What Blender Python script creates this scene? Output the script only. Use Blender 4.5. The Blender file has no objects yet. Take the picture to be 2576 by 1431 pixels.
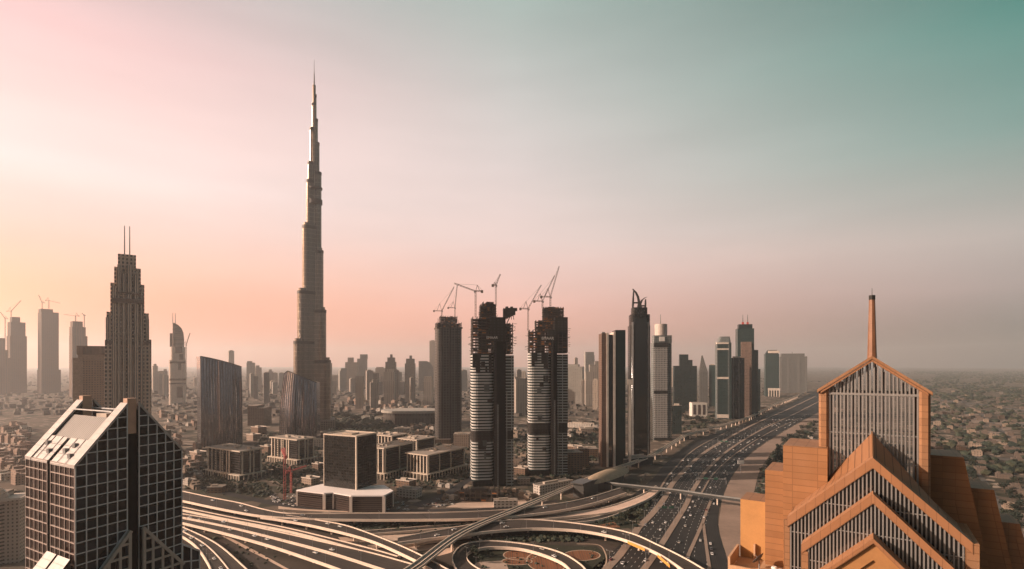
import bpy, bmesh, math, random
from mathutils import Vector, Matrix
R = math.radians
sc = bpy.context.scene
COL = sc.collection
random.seed(7)

# ------------------------------------------------------------------ camera
F, CX, HY, H = 1358.0, 1287.5, 915.0, 180.0      # focal length, centre and horizon in photo pixels (2575 wide), eye height
cam = bpy.data.cameras.new('camera')
cam.sensor_width = 36; cam.lens = 36 * F / 2575
cam.shift_y = (HY - 715.5) / 2575
cam.clip_start = 1; cam.clip_end = 90000
co = bpy.data.objects.new('camera', cam); COL.objects.link(co)
co.location = (0, 0, H); co.rotation_euler = (R(90), 0, 0)
sc.camera = co

# ------------------------------------------------------------------ sun, sky, exposure
SUN_AZ, SUN_EL = R(-97), R(22)                    # azimuth from +Y towards +X, elevation
sl = bpy.data.lights.new('sun', 'SUN'); sl.energy = 5.0; sl.angle = R(0.5); sl.color = (1.0, .76, .60)
so = bpy.data.objects.new('sun', sl); COL.objects.link(so)
sd = Vector((math.sin(SUN_AZ) * math.cos(SUN_EL), math.cos(SUN_AZ) * math.cos(SUN_EL), math.sin(SUN_EL)))
so.rotation_euler = sd.to_track_quat('Z', 'Y').to_euler()

def lin(c):
    return tuple(((v / 255) / 12.92 if v / 255 <= .04045 else ((v / 255 + .055) / 1.055) ** 2.4) for v in c) + (1,)

W = bpy.data.worlds.new('World'); sc.world = W; W.use_nodes = True
nt = W.node_tree; nt.nodes.clear()
def N(t, **k):
    n = nt.nodes.new(t)
    for a, b in k.items(): setattr(n, a, b)
    return n
def M(op, a, b=None, clamp=False):
    n = nt.nodes.new('ShaderNodeMath'); n.operation = op; n.use_clamp = clamp
    for i, v in enumerate((a, b)):
        if v is None: continue
        if isinstance(v, (int, float)): n.inputs[i].default_value = v
        else: nt.links.new(v, n.inputs[i])
    return n.outputs[0]
def ramp(fac, stops):
    n = nt.nodes.new('ShaderNodeValToRGB'); nt.links.new(fac, n.inputs[0])
    e = n.color_ramp.elements
    while len(e) < len(stops): e.new(.5)
    for k, (p, c) in enumerate(stops):
        e[k].position = p
    for k, (p, c) in enumerate(stops):
        e[k].position = p; e[k].color = c
    return n.outputs[0]
def mixc(f, a, b, mode='MIX'):
    n = nt.nodes.new('ShaderNodeMix'); n.data_type = 'RGBA'; n.blend_type = mode
    for i, v in ((0, f), (6, a), (7, b)):
        if isinstance(v, (int, float)): n.inputs[i].default_value = v
        elif isinstance(v, tuple): n.inputs[i].default_value = v
        else: nt.links.new(v, n.inputs[i])
    return n.outputs[2]
tc = N('ShaderNodeTexCoord'); sx = N('ShaderNodeSeparateXYZ'); nt.links.new(tc.outputs['Generated'], sx.inputs[0])
az = M('ARCTAN2', sx.outputs[0], sx.outputs[1])
el = M('DIVIDE', M('ARCSINE', sx.outputs[2]), R(80), True)
def er(l): return [(d / 80, lin(c)) for d, c in l]
SKY_L = [(0, (255, 128, 78)), (3, (255, 148, 102)), (6, (255, 170, 130)), (9, (255, 196, 170)), (12, (255, 214, 200)), (16, (255, 228, 222)), (20, (255, 218, 212)), (26, (242, 198, 196)), (33, (196, 178, 180)), (46, (70, 88, 92))]
SKY_C = [(0, (250, 150, 120)), (4, (252, 176, 154)), (8, (247, 198, 184)), (13, (236, 211, 204)), (20, (222, 209, 205)), (28, (192, 193, 189)), (34, (166, 181, 175)), (46, (58, 88, 90))]
SKY_R = [(0, (88, 90, 88)), (2.5, (122, 116, 112)), (6, (174, 156, 150)), (10, (190, 178, 170)), (13, (166, 168, 160)), (18, (128, 158, 149)), (26, (82, 138, 127)), (34, (60, 112, 104)), (46, (38, 70, 72))]
SKY_B = [(0, (66, 74, 77)), (8, (84, 96, 99)), (20, (64, 88, 93)), (46, (36, 62, 66))]
fL = M('DIVIDE', M('ADD', az, R(43)), R(43), True)
fR = M('DIVIDE', az, R(43), True)
fBr = M('DIVIDE', M('SUBTRACT', az, R(50)), R(60), True)
fBl = M('DIVIDE', M('SUBTRACT', M('MULTIPLY', az, -1), R(95)), R(50), True)
sky = mixc(fL, ramp(el, er(SKY_L)), ramp(el, er(SKY_C)))
sky = mixc(fR, sky, ramp(el, er(SKY_R)))
back = ramp(el, er(SKY_B))
sky = mixc(fBr, sky, back); sky = mixc(fBl, sky, back)
# the bright aureole of dust round the sun, out of the picture on the left
vm = N('ShaderNodeVectorMath'); vm.operation = 'DOT_PRODUCT'; nt.links.new(tc.outputs['Generated'], vm.inputs[0]); vm.inputs[1].default_value = tuple(sd)
aur = M('POWER', M('MAXIMUM', vm.outputs['Value'], 0.0), 34.0)
# low orange glow added to the sky at left to warm the haze
vg = N('ShaderNodeVectorMath'); vg.operation = 'DOT_PRODUCT'; nt.links.new(tc.outputs['Generated'], vg.inputs[0]); vg.inputs[1].default_value = (math.sin(R(-66)) * math.cos(R(3)), math.cos(R(-66)) * math.cos(R(3)), math.sin(R(3)))
glow = M('MULTIPLY', M('POWER', M('MAXIMUM', vg.outputs['Value'], 0.0), 18.0), M('SUBTRACT', 1.0, M('MULTIPLY', el, 80 / 10), True))
# faint wisps of high cloud
nz = N('ShaderNodeTexNoise'); mp = N('ShaderNodeMapping'); nt.links.new(tc.outputs['Generated'], mp.inputs[0])
mp.inputs['Scale'].default_value = (1.2, 1.2, 7); mp.inputs['Rotation'].default_value = (0, R(8), 0); nt.links.new(mp.outputs[0], nz.inputs['Vector'])
nz.inputs['Scale'].default_value = 2.2; nz.inputs['Detail'].default_value = 5
wis = M('MULTIPLY', M('SUBTRACT', nz.outputs[0], .5), .24)
wv = N('ShaderNodeCombineColor')
for i in range(3): nt.links.new(M('ADD', wis, 1), wv.inputs[i])
sky = mixc(1.0, sky, wv.outputs[0], 'MULTIPLY')
st = N('ShaderNodeTexSky'); st.sky_type = 'NISHITA'; st.sun_disc = False; st.sun_elevation = SUN_EL; st.sun_rotation = SUN_AZ
b1 = N('ShaderNodeBackground'); nt.links.new(sky, b1.inputs[0]); b1.inputs[1].default_value = .82
b2 = N('ShaderNodeBackground'); nt.links.new(st.outputs[0], b2.inputs[0]); b2.inputs[1].default_value = .004
b3 = N('ShaderNodeBackground'); b3.inputs[0].default_value = (1.0, .50, .22, 1); nt.links.new(M('MULTIPLY', aur, 8.0), b3.inputs[1])
b4 = N('ShaderNodeBackground'); b4.inputs[0].default_value = (1.0, .36, .12, 1); nt.links.new(M('MULTIPLY', glow, 2.6), b4.inputs[1])
a4 = N('ShaderNodeAddShader'); nt.links.new(b3.outputs[0], a4.inputs[0]); nt.links.new(b4.outputs[0], a4.inputs[1])
a3 = N('ShaderNodeAddShader'); nt.links.new(b2.outputs[0], a3.inputs[0]); nt.links.new(a4.outputs[0], a3.inputs[1])
ad = N('ShaderNodeAddShader'); nt.links.new(b1.outputs[0], ad.inputs[0]); nt.links.new(a3.outputs[0], ad.inputs[1])
wo = N('ShaderNodeOutputWorld'); nt.links.new(ad.outputs[0], wo.inputs[0])

vs = sc.view_settings
vs.view_transform = 'Standard'; vs.look = 'None'; vs.exposure = 0.4; vs.gamma = 1
sc.render.engine = 'CYCLES'
cy = sc.cycles
cy.use_denoising = True; cy.denoiser = 'OPENIMAGEDENOISE'
cy.max_bounces = 5; cy.diffuse_bounces = 2; cy.glossy_bounces = 3; cy.volume_bounces = 2; cy.transmission_bounces = 3
cy.sample_clamp_indirect = 4

# ------------------------------------------------------------------ mesh and material helpers
def PX(px, Y): return (px - CX) / F * Y
def PZ(py, Y): return H - (py - HY) / F * Y
def G(px, py, z=0.0):
    Y = F * (H - z) / (py - HY)
    return Vector((PX(px, Y), Y, z))

class MB:
    def __init__(s): s.v = []; s.f = []; s.uv = []; s.mi = []
    def face(s, pts, mi=0, uv=None):
        b = len(s.v); s.v += [tuple(p) for p in pts]; s.f.append(list(range(b, b + len(pts)))); s.mi.append(mi)
        if uv is None:
            p0 = Vector(pts[0]); e = Vector(pts[1]) - p0
            n = (Vector(pts[1]) - p0).cross(Vector(pts[2]) - p0)
            if n.length > 1e-9 and abs(n.normalized().z) < .9:
                t = Vector((0, 0, 1)).cross(n); t.normalize(); w = n.cross(t).normalized()
                uv = [((Vector(p) - p0).dot(t), Vector(p).z if abs(n.normalized().z) < .3 else (Vector(p) - p0).dot(w)) for p in pts]
            else: uv = [(p[0], p[1]) for p in pts]
        s.uv.append(uv)
    def prism(s, poly, z0, z1, ms=0, mt=1, top=None, bottom=False, u0=0.0):
        top = top or poly; n = len(poly); u = u0
        for i in range(n):
            a, b = poly[i], poly[(i + 1) % n]; c, d = top[(i + 1) % n], top[i]
            L = math.hypot(b[0] - a[0], b[1] - a[1])
            za = z1[i] if isinstance(z1, (list, tuple)) else z1; zb = z1[(i + 1) % n] if isinstance(z1, (list, tuple)) else z1
            s.face([(a[0], a[1], z0), (b[0], b[1], z0), (c[0], c[1], zb), (d[0], d[1], za)], ms, [(u, z0), (u + L, z0), (u + L, zb), (u, za)])
            u += L
        s.face([(p[0], p[1], (z1[i] if isinstance(z1, (list, tuple)) else z1)) for i, p in enumerate(top)], mt)
        if bottom: s.face([(p[0], p[1], z0) for p in reversed(poly)], mt)
        return s
    def box(s, x0, x1, y0, y1, z0, z1, ms=0, mt=None):
        return s.prism([(x0, y0), (x1, y0), (x1, y1), (x0, y1)], z0, z1, ms, ms if mt is None else mt, bottom=True)
    def bar(s, p, q, w, h=None, mi=0, up=(0, 0, 1)):
        p, q = Vector(p), Vector(q); h = h or w; d = (q - p)
        if d.length < 1e-6: return s
        d.normalize(); up = Vector(up)
        if abs(d.dot(up)) > .98: up = Vector((0, 1, 0)) if abs(d.y) < .9 else Vector((1, 0, 0))
        a = d.cross(up).normalized() * w / 2; b = a.cross(d).normalized() * h / 2
        P = [p - a - b, p + a - b, p + a + b, p - a + b]; Q = [v + (q - p) for v in P]
        for i in range(4):
            j = (i + 1) % 4; s.face([P[j], P[i], Q[i], Q[j]], mi)
        s.face(P, mi); s.face(Q[::-1], mi)
        return s
    def tube(s, p, q, r0, r1=None, n=10, mi=0, caps=True):
        p, q = Vector(p), Vector(q); r1 = r0 if r1 is None else r1; d = (q - p).normalized()
        up = Vector((0, 0, 1)) if abs(d.z) < .95 else Vector((1, 0, 0))
        a = d.cross(up).normalized(); b = d.cross(a)
        P = [p + (a * math.cos(t) + b * math.sin(t)) * r0 for t in [2 * math.pi * k / n for k in range(n)]]
        Q = [q + (a * math.cos(t) + b * math.sin(t)) * r1 for t in [2 * math.pi * k / n for k in range(n)]]
        for i in range(n):
            j = (i + 1) % n; s.face([P[i], P[j], Q[j], Q[i]][::-1], mi)
        if caps: s.face(P, mi); s.face(Q[::-1], mi)
        return s
    def truss(s, p, q, w, n, r=.25, mi=0):
        p, q = Vector(p), Vector(q); d = (q - p).normalized(); up = Vector((0, 0, 1)) if abs(d.z) < .9 else Vector((1, 0, 0))
        a = d.cross(up).normalized() * w / 2; b = a.cross(d).normalized() * w / 2
        cs = [a + b, a - b, -a - b, -a + b]
        for c in cs: s.bar(p + c, q + c, r, r, mi)
        for k in range(n):
            t0, t1 = k / n, (k + 1) / n
            for i in range(4):
                s.bar(p.lerp(q, t0) + cs[i], p.lerp(q, t1) + cs[(i + 1) % 4], r * .7, r * .7, mi)
        return s
    def ico(s, c, r, mi=0, sub=1, jit=0, sq=(1, 1, 1)):
        bm = bmesh.new(); bmesh.ops.create_icosphere(bm, subdivisions=sub, radius=1)
        k = {}
        for v in bm.verts: k[v.index] = 1 + random.uniform(-jit, jit)
        for f in bm.faces:
            s.face([(c[0] + v.co.x * r * sq[0] * k[v.index], c[1] + v.co.y * r * sq[1] * k[v.index], c[2] + v.co.z * r * sq[2] * k[v.index]) for v in f.verts], mi)
        bm.free(); return s
    def mesh(s, name, mats):
        me = bpy.data.meshes.new(name); me.from_pydata(s.v, [], s.f)
        ul = me.uv_layers.new(name='UVMap'); k = 0
        flat = [c for f in s.uv for p in f for c in p]
        ul.data.foreach_set('uv', flat)
        for m in (mats if isinstance(mats, (list, tuple)) else [mats]): me.materials.append(m)
        nm = len(me.materials)
        me.polygons.foreach_set('material_index', [min(i, nm - 1) for i in s.mi])
        me.update()
        return me
    def build(s, name, mats, parent=None, loc=(0, 0, 0), rz=0.0, recalc=False, smooth=False, weld=False):
        me = s.mesh(name, mats)
        if weld or recalc or smooth:
            bm = bmesh.new(); bm.from_mesh(me)
            bmesh.ops.remove_doubles(bm, verts=bm.verts, dist=.002)
            bmesh.ops.recalc_face_normals(bm, faces=bm.faces)
            bm.to_mesh(me); bm.free()
        if smooth: me.polygons.foreach_set('use_smooth', [True] * len(me.polygons))
        o = bpy.data.objects.new(name, me); COL.objects.link(o)
        o.location = loc; o.rotation_euler = (0, 0, rz)
        if parent: o.parent = parent
        return o

def tag(o, label=None, cat=None, group=None, kind=None):
    if label: o['label'] = label
    if cat: o['category'] = cat
    if group: o['group'] = group
    if kind: o['kind'] = kind
    return o
def thing(name, label, cat, loc=(0, 0, 0), rz=0.0, group=None):
    o = bpy.data.objects.new(name, None); COL.objects.link(o); o.location = loc; o.rotation_euler = (0, 0, rz)
    o.empty_display_size = 1
    return tag(o, label, cat, group)
KIDS = {}
def copy_tree(o, parent=None):
    c = o.copy(); COL.objects.link(c); c.parent = parent
    for ch in o.children: copy_tree(ch, c)
    return c
def copy_top(o, loc, rz=0.0, s=1.0, label=None, group=None):
    c = o.copy(); COL.objects.link(c); c.location = loc; c.rotation_euler = (0, 0, rz); c.scale = (s, s, s)
    if label: c['label'] = label
    if group: c['group'] = group
    for ch in o.children:
        d = ch.copy(); COL.objects.link(d); d.parent = c
        for g in ch.children:
            e = g.copy(); COL.objects.link(e); e.parent = d
    return c

MATS = {}
def newmat(name):
    m = bpy.data.materials.new(name); m.use_nodes = True
    global nt
    nt = m.node_tree; nt.nodes.clear()
    return m
def finish(bsdf):
    o = N('ShaderNodeOutputMaterial'); nt.links.new(bsdf.outputs[0], o.inputs[0])
def bs(color, rough, metal=0.0, spec=.5):
    b = N('ShaderNodeBsdfPrincipled')
    for k, v in (('Base Color', color), ('Roughness', rough), ('Metallic', metal), ('Specular IOR Level', spec)):
        if isinstance(v, (int, float)): b.inputs[k].default_value = v
        elif isinstance(v, tuple): b.inputs[k].default_value = v if len(v) == 4 else v + (1,)
        else: nt.links.new(v, b.inputs[k])
    return b
def sc3(c, k): return tuple(min(1, v * k) for v in c[:3]) + (1,)
def noise(scale, detail=4, coord='Object', rough=.6, stretch=None):
    t = N('ShaderNodeTexCoord'); n = N('ShaderNodeTexNoise'); v = t.outputs[coord]
    if stretch:
        mp = N('ShaderNodeMapping'); mp.inputs['Scale'].default_value = stretch; nt.links.new(v, mp.inputs[0]); v = mp.outputs[0]
    nt.links.new(v, n.inputs['Vector']); n.inputs['Scale'].default_value = scale; n.inputs['Detail'].default_value = detail; n.inputs['Roughness'].default_value = rough
    return n.outputs[0]
def plain(name, color, rough=.7, scale=.3, var=.35, metal=0.0, spec=.4):
    if name in MATS: return MATS[name]
    m = newmat(name)
    f = noise(scale); f2 = noise(scale * 9, 3)
    f = M('ADD', M('MULTIPLY', f, .65), M('MULTIPLY', f2, .35))
    f = M('MULTIPLY', M('SUBTRACT', f, .3), 2.5, True)
    c = mixc(f, sc3(color, 1 - var), sc3(color, 1 + var))
    finish(bs(c, rough, metal, spec)); MATS[name] = m
    return m
def facade(name, wall, glass, bw=4.0, fh=4.0, wx=.65, wz=.6, groughs=.12, wrough=.7, jit=.8, vstripe=0, metal=0.0, wmetal=0.0, lit=None):
    """windows cut in a wall: a grid in wall metres, each pane of a slightly different darkness"""
    if name in MATS: return MATS[name]
    m = newmat(name)
    u = N('ShaderNodeUVMap'); s = N('ShaderNodeSeparateXYZ'); nt.links.new(u.outputs[0], s.inputs[0])
    U = M('DIVIDE', s.outputs[0], bw); V = M('DIVIDE', s.outputs[1], fh)
    mu = M('LESS_THAN', M('FRACT', M('ADD', U, 1000.0)), wx); mv = M('LESS_THAN', M('FRACT', M('ADD', V, .2)), wz)
    mask = M('MULTIPLY', mu, mv)
    cv = N('ShaderNodeCombineXYZ'); nt.links.new(M('FLOOR', U), cv.inputs[0]); nt.links.new(M('FLOOR', M('ADD', V, .2)), cv.inputs[1])
    wn = N('ShaderNodeTexWhiteNoise'); wn.noise_dimensions = '2D'; nt.links.new(cv.outputs[0], wn.inputs['Vector'])
    big = noise(.02, 3)
    g = mixc(M('MULTIPLY', wn.outputs[0], 1.0), sc3(glass, 1 - jit * .6), sc3(glass, 1 + jit))
    w = mixc(big, sc3(wall, .8), sc3(wall, 1.2))
    if vstripe:
        vsm = M('LESS_THAN', M('FRACT', M('ADD', M('DIVIDE', s.outputs[0], vstripe), 1000.0)), .35)
        w = mixc(vsm, w, sc3(wall, .45))
    st_ = noise(.12, 3, stretch=(1, 1, .08))
    w = mixc(M('MULTIPLY', st_, .35), w, sc3(wall, .6))
    col = mixc(mask, w, g)
    rg = M('ADD', M('MULTIPLY', mask, groughs - wrough), wrough)
    mt = M('ADD', M('MULTIPLY', mask, metal - wmetal), wmetal)
    b = bs(col, rg, mt, M('ADD', M('MULTIPLY', mask, .35), .1))
    bp = N('ShaderNodeBump'); bp.inputs['Strength'].default_value = .5; bp.inputs['Distance'].default_value = .3
    nt.links.new(M('SUBTRACT', 1.0, mask), bp.inputs['Height']); nt.links.new(bp.outputs[0], b.inputs['Normal'])
    finish(b); MATS[name] = m
    return m
def glassm(name, color, rough=.08, var=.5, scale=.05, metal=0.0, spec=.8):
    return plain(name, color, rough, scale, var, metal, spec)

concrete = plain('concrete', (.42, .36, .30), .8, .08, .25)
pale = plain('pale_concrete', (.62, .54, .47), .7, .1, .2)
white = plain('white_plaster', (.75, .72, .68), .6, .1, .12)
dark = plain('dark_metal', (.03, .03, .03), .6, .2, .4, 0, .15)
grey = plain('grey_metal', (.25, .25, .25), .45, .2, .3)
roofm = plain('flat_roof', (.26, .22, .19), .9, .06, .4)
redm = plain('red_paint', (.45, .05, .04), .5, .2, .3)

# ------------------------------------------------------------------ haze
m = newmat('haze'); pv = N('ShaderNodeVolumePrincipled')
pv.inputs['Color'].default_value = (.95, .98, 1.0, 1); pv.inputs['Density'].default_value = .62e-4; pv.inputs['Anisotropy'].default_value = .52
ov = N('ShaderNodeOutputMaterial'); nt.links.new(pv.outputs[0], ov.inputs['Volume'])
hz = MB().box(-21000, 21000, -1500, 31000, -6, 1062).build('haze', m, recalc=True)
tag(hz, 'thin warm dusk haze lying over the whole city', None, None, 'stuff')
hz.visible_shadow = True

# ------------------------------------------------------------------ ground
m = newmat('ground'); 
t = N('ShaderNodeTexCoord')
v1 = N('ShaderNodeTexVoronoi'); nt.links.new(t.outputs['Object'], v1.inputs['Vector']); v1.inputs['Scale'].default_value = 1 / 34; v1.inputs['Randomness'].default_value = .9
sv = N('ShaderNodeSeparateColor'); nt.links.new(v1.outputs['Color'], sv.inputs[0])
v2 = N('ShaderNodeTexVoronoi'); nt.links.new(t.outputs['Object'], v2.inputs['Vector']); v2.inputs['Scale'].default_value = 1 / 14
sv2 = N('ShaderNodeSeparateColor'); nt.links.new(v2.outputs['Color'], sv2.inputs[0])
n1 = noise(.0025, 6); n2 = noise(.03, 6)
sand = mixc(n2, (.07, .054, .042, 1), (.20, .158, .125, 1))
veg = mixc(n2, (.015, .022, .014, 1), (.045, .048, .03, 1))
f = M('MULTIPLY', M('SUBTRACT', M('ADD', M('MULTIPLY', sv.outputs[0], .5), M('MULTIPLY', n1, .8)), .62), 6, True)
c = mixc(f, sand, veg)
c = mixc(M('MULTIPLY', sv2.outputs[1], .55), c, (.09, .075, .062, 1))
c = mixc(M('GREATER_THAN', sv2.outputs[0], .9), c, (.30, .245, .20, 1))
finish(bs(c, .95, 0, .2))
gr = MB(); NX = 24
gr.face([(-20000, -1000, 0), (20000, -1000, 0), (20000, 30000, 0), (-20000, 30000, 0)])
tag(gr.build('ground', m), 'brown sandy city ground with dark planted blocks', None, None, 'structure')
# ------------------------------------------------------------------ tower helpers
class Site:
    """a plot at column px..px1 and depth Y, turned so that its front looks at the viewpoint street"""
    def __init__(s, px0, px1, Y, depth, turn=0.0):
        s.px = (px0 + px1) / 2; s.Y = Y; s.az = math.atan((s.px - CX) / F); t = R(turn)
        s.k = Y / F * math.cos(s.az)
        s.w = max(4, ((px1 - px0) * s.k - depth * abs(math.sin(t))) / math.cos(t)); s.d = depth
        s.rz = -s.az + t; s.loc = (PX(s.px, Y), Y, 0); s.c = math.cos(t)
        s.fy = Y - depth / 2 * math.cos(s.az)
    def x(s, px): return (px - s.px) * s.k / s.c
    def z(s, py): return PZ(py, s.fy)
    def root(s, name, label, cat, group=None): return thing(name, label, cat, s.loc, s.rz, group)

def rect(x0, x1, y0, y1): return [(x0, y0), (x1, y0), (x1, y1), (x0, y1)]
def rrect(x0, x1, y0, y1, r, n=5):
    o = []
    for cx, cy, a in ((x1 - r, y0 + r, -90), (x1 - r, y1 - r, 0), (x0 + r, y1 - r, 90), (x0 + r, y0 + r, 180)):
        o += [(cx + r * math.cos(R(a + 90 * k / n)), cy + r * math.sin(R(a + 90 * k / n))) for k in range(n + 1)]
    return o
def capsule(cx, cy, ang, L, r, n=8):
    """plan of a wing: starts at the centre and ends in a round nose"""
    dx, dy = math.cos(ang), math.sin(ang); px, py = -dy, dx
    o = [(cx - px * r, cy - py * r)]
    for k in range(n + 1):
        a = -math.pi / 2 + math.pi * k / n
        o.append((cx + dx * (L + r * math.cos(a)) + px * r * math.sin(a), cy + dy * (L + r * math.cos(a)) + py * r * math.sin(a)))
    o.append((cx + px * r, cy + py * r))
    return o

def simple_tower(label, px0, px1, ytop, Y, mat, depth=None, turn=0, tiers=(), mast=None, cat='tower', name='tower', group=None, crown=True, strips=None):
    depth = depth or (px1 - px0) / F * Y * .75
    s = Site(px0, px1, Y, depth, turn); r = s.root(name, label, cat, group)
    zt = s.z(ytop)
    MB().prism(rect(-s.w / 2, s.w / 2, -s.d / 2, s.d / 2), 0, zt, 0, 1).build('body', [mat, roofm], r)
    z = zt
    for k, (a, b, yt) in enumerate(tiers):
        z1 = s.z(yt); f = (b - a) / (px1 - px0)
        MB().prism(rect(s.x(a), s.x(b), -s.d / 2 * f - .2, s.d / 2 * f), z - 2, z1, 0, 1).build('upper_tier', [mat, roofm], r); z = z1
    if crown and not tiers:
        MB().box(-s.w * .3, s.w * .25, -s.d * .3, s.d * .3, zt, zt + max(4, s.w * .12)).build('plant_room', [concrete], r)
    if strips:
        for fx in strips:
            MB().box(s.w * fx - s.w * .04, s.w * fx + s.w * .04, -s.d / 2 - 1, -s.d / 2 + 1, 0, zt + 1.5).build('pilaster', [plain('pilaster_grey', (.13, .13, .125), .8, .1, .2)], r)
    for mx, my in (mast or []):
        MB().tube((s.x(mx), 0, z), (s.x(mx), 0, s.z(my)), s.k * .55, s.k * .3, 6).build('antenna', [dark], r)
    return r, s

def crane(label, base, mast_h, jib, heading, elev, counter=None, mat=None, group='tower cranes on the unfinished towers', w=2.2, k=1.0):
    """tower crane: lattice mast, slewing cab, jib at the given rise, counter-jib with weights, tie"""
    r = thing('tower_crane', label, 'crane', base, R(heading), group)
    mat = mat or crane_m; e = R(elev); counter = counter or jib * .3
    MB().truss((0, 0, 0), (0, 0, mast_h), w, max(4, int(mast_h / (w * 2))), w * .2).build('mast', mat, r)
    tip = Vector((jib * math.cos(e), 0, mast_h + 1 + jib * math.sin(e)))
    MB().truss((0, 0, mast_h + 1), tip, w * .75, max(6, int(jib / (w * 2))), w * .2).build('jib', mat, r)
    m = MB().truss((0, 0, mast_h + 1), (-counter, 0, mast_h + 1.5), w * .8, 4, w * .2)
    m.box(-counter - 1, -counter + 2.5, -w * .6, w * .6, mast_h - 1.5, mast_h + 2.5).build('counter_jib', mat, r)
    ap = Vector((-counter * .25, 0, mast_h + 1 + max(4, counter * .9)))
    m = MB().bar((0, w * .3, mast_h), ap, w * .3).bar((-counter * .6, -w * .3, mast_h + 1), ap, w * .3).bar(ap, tip * .93 + Vector((0, 0, mast_h * .07)), w * .12).bar(ap, (-counter, 0, mast_h + 2), w * .12)
    m.build('apex_frame', mat, r)
    MB().box(.2, w * 1.1, -w * .5, w * .6, mast_h - 1.5, mast_h + 1.2).build('cab', [grey], r)
    return r
crane_m = plain('crane_steel', (.16, .12, .09), .6, .3, .3)

def crane_px(label, x0, y0, x1, y1, x2, y2, Y, **k):
    """crane standing at column x0 from y0 up to y1, jib running to (x2, y2), in the plane at depth Y"""
    b = Vector((PX(x0, Y), Y, PZ(y0, Y))); h = PZ(y1, Y) - b.z
    dx = PX(x2, Y) - b.x; dz = PZ(y2, Y) - PZ(y1, Y); L = math.hypot(dx, dz)
    return crane(label, b, max(2, h), L, 0 if dx >= 0 else 180, math.degrees(math.atan2(dz, abs(dx))), **k)

# ------------------------------------------------------------------ the tall needle tower
S = Site(739, 832, 1500, 60); S.px = 790; S.az = math.atan((790 - CX) / F); S.loc = (PX(790, 1500), 1500, 0); S.rz = -S.az; S.k = 1500 / F * math.cos(S.az)
bk = facade('needle_skin', (.30, .25, .21), (.16, .135, .115), 3.4, 12, .6, .95, .16, .3, .7, metal=.85, wmetal=.75)
bband = plain('needle_band', (.055, .048, .045), .5, .1, .3)
rt_ = S.root('skyscraper', 'extremely tall needle skyscraper stepping up in rounded setbacks to a thin spire', 'skyscraper')
zz = lambda y: PZ(y, 1490)
left = [(51, 858), (42, 733), (30, 568), (20, 452), (16.5, 406), (11, 318), (6, 255)]
right = [(42, 905), (30.5, 778), (23.5, 628), (18.5, 430), (13.5, 355), (9.5, 295), (6, 233)]
backw = [(40, 880), (32, 800), (24, 690), (18, 520), (13, 380), (8, 280)]
for lst, ang in ((left, R(205)), (right, R(-25)), (backw, R(90))):
    for i, (e, yt) in enumerate(lst):
        ca = max(.55, abs(math.cos(ang))); rad = max(2.2, min(13, e * S.k * .42)) - i * .03
        L = max(.1, (e * S.k - rad) / ca)
        z1 = zz(yt)
        MB().prism(capsule(0, 0, ang, L, rad), 0, z1, 0, 1).build('wing_tier', [bk, bband], rt_)
        MB().prism(capsule(0, 0, ang, L + .25, rad + .25), z1 - 9, z1 - 1, 0, 0, bottom=True).build('louvre_band', [bband], rt_)
        if i < 3:
            MB().prism(capsule(0, 0, ang, L - .6, rad - 2.5), z1, z1 + 7, 0, 1).build('terrace_room', [bk, bband], rt_)
core = MB().prism([(10 * math.cos(R(a)), 10 * math.sin(R(a))) for a in range(0, 360, 30)], 0, zz(330), 0, 1)
core.prism([(6.3 * math.cos(R(a)), 6.3 * math.sin(R(a))) for a in range(0, 360, 30)], zz(330), zz(262), 0, 1)
core.prism([(4.4 * math.cos(R(a)), 4.4 * math.sin(R(a))) for a in range(0, 360, 30)], zz(262), zz(210), 0, 1).build('core', [bk, bband], rt_)
for y0, y1, rr in ((512, 500, 22), (474, 469, 22)):
    MB().prism([(rr * math.cos(R(a)) * .92 + 1.5, rr * math.sin(R(a)) * .8 - 2) for a in range(0, 360, 20)], zz(y0), zz(y1), 0, 0, bottom=True).build('louvre_band', [bband], rt_)
MB().tube((0, 0, zz(212)), (0, 0, zz(180)), 2.2, 1.3, 8).tube((0, 0, zz(180)), (0, 0, zz(145)), 1.0, .35, 6).build('spire', [grey], rt_)
MB().prism(rect(-60, 55, -44, 50), 0, 26, 0, 1).build('podium', [facade('podium_f', (.2, .17, .14), (.04, .04, .04), 6, 5), roofm], rt_)

# ------------------------------------------------------------------ beige stepped hotel tower with twin masts
S = Site(266, 381, 850, 42)
r = S.root('hotel_tower', 'beige stepped tower with twin antenna masts behind the grey gabled building', 'tower')
am = facade('beige_stepped', (.58, .44, .35), (.03, .025, .022), 5.2, 6.0, .5, .6, .2, .65)
as_ = facade('beige_ribs', (.66, .51, .41), (.12, .092, .075), 2.6, 60, .45, .99, .3, .6)
tiers = [(266, 379, 856, 1.0), (270, 374, 786, .94), (279, 363, 713, .86), (288, 354, 672, .74), (297, 342, 638, .6)]
for i, (a, b, yt, fd) in enumerate(tiers):
    z0 = 0 if i == 0 else S.z(tiers[i - 1][2]) - 1
    MB().prism(rect(S.x(a), S.x(b), -S.d / 2 * fd, S.d / 2 * fd), z0, S.z(yt), 0, 1).build('stepped_block', [am, roofm], r)
for a, b, yt, pr in ((283, 293, 722, 5), (296, 304, 668, 6), (308, 316, 690, 7.5), (320, 332, 668, 8.5), (337, 348, 690, 7), (352, 360, 735, 5.5), (268, 276, 800, 2.5), (366, 375, 800, 2.5)):
    MB().prism(rect(S.x(a), S.x(b), -S.d / 2 - pr + 3, 0), 0, S.z(yt), 0, 1).build('bay', [as_, roofm], r)
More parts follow.
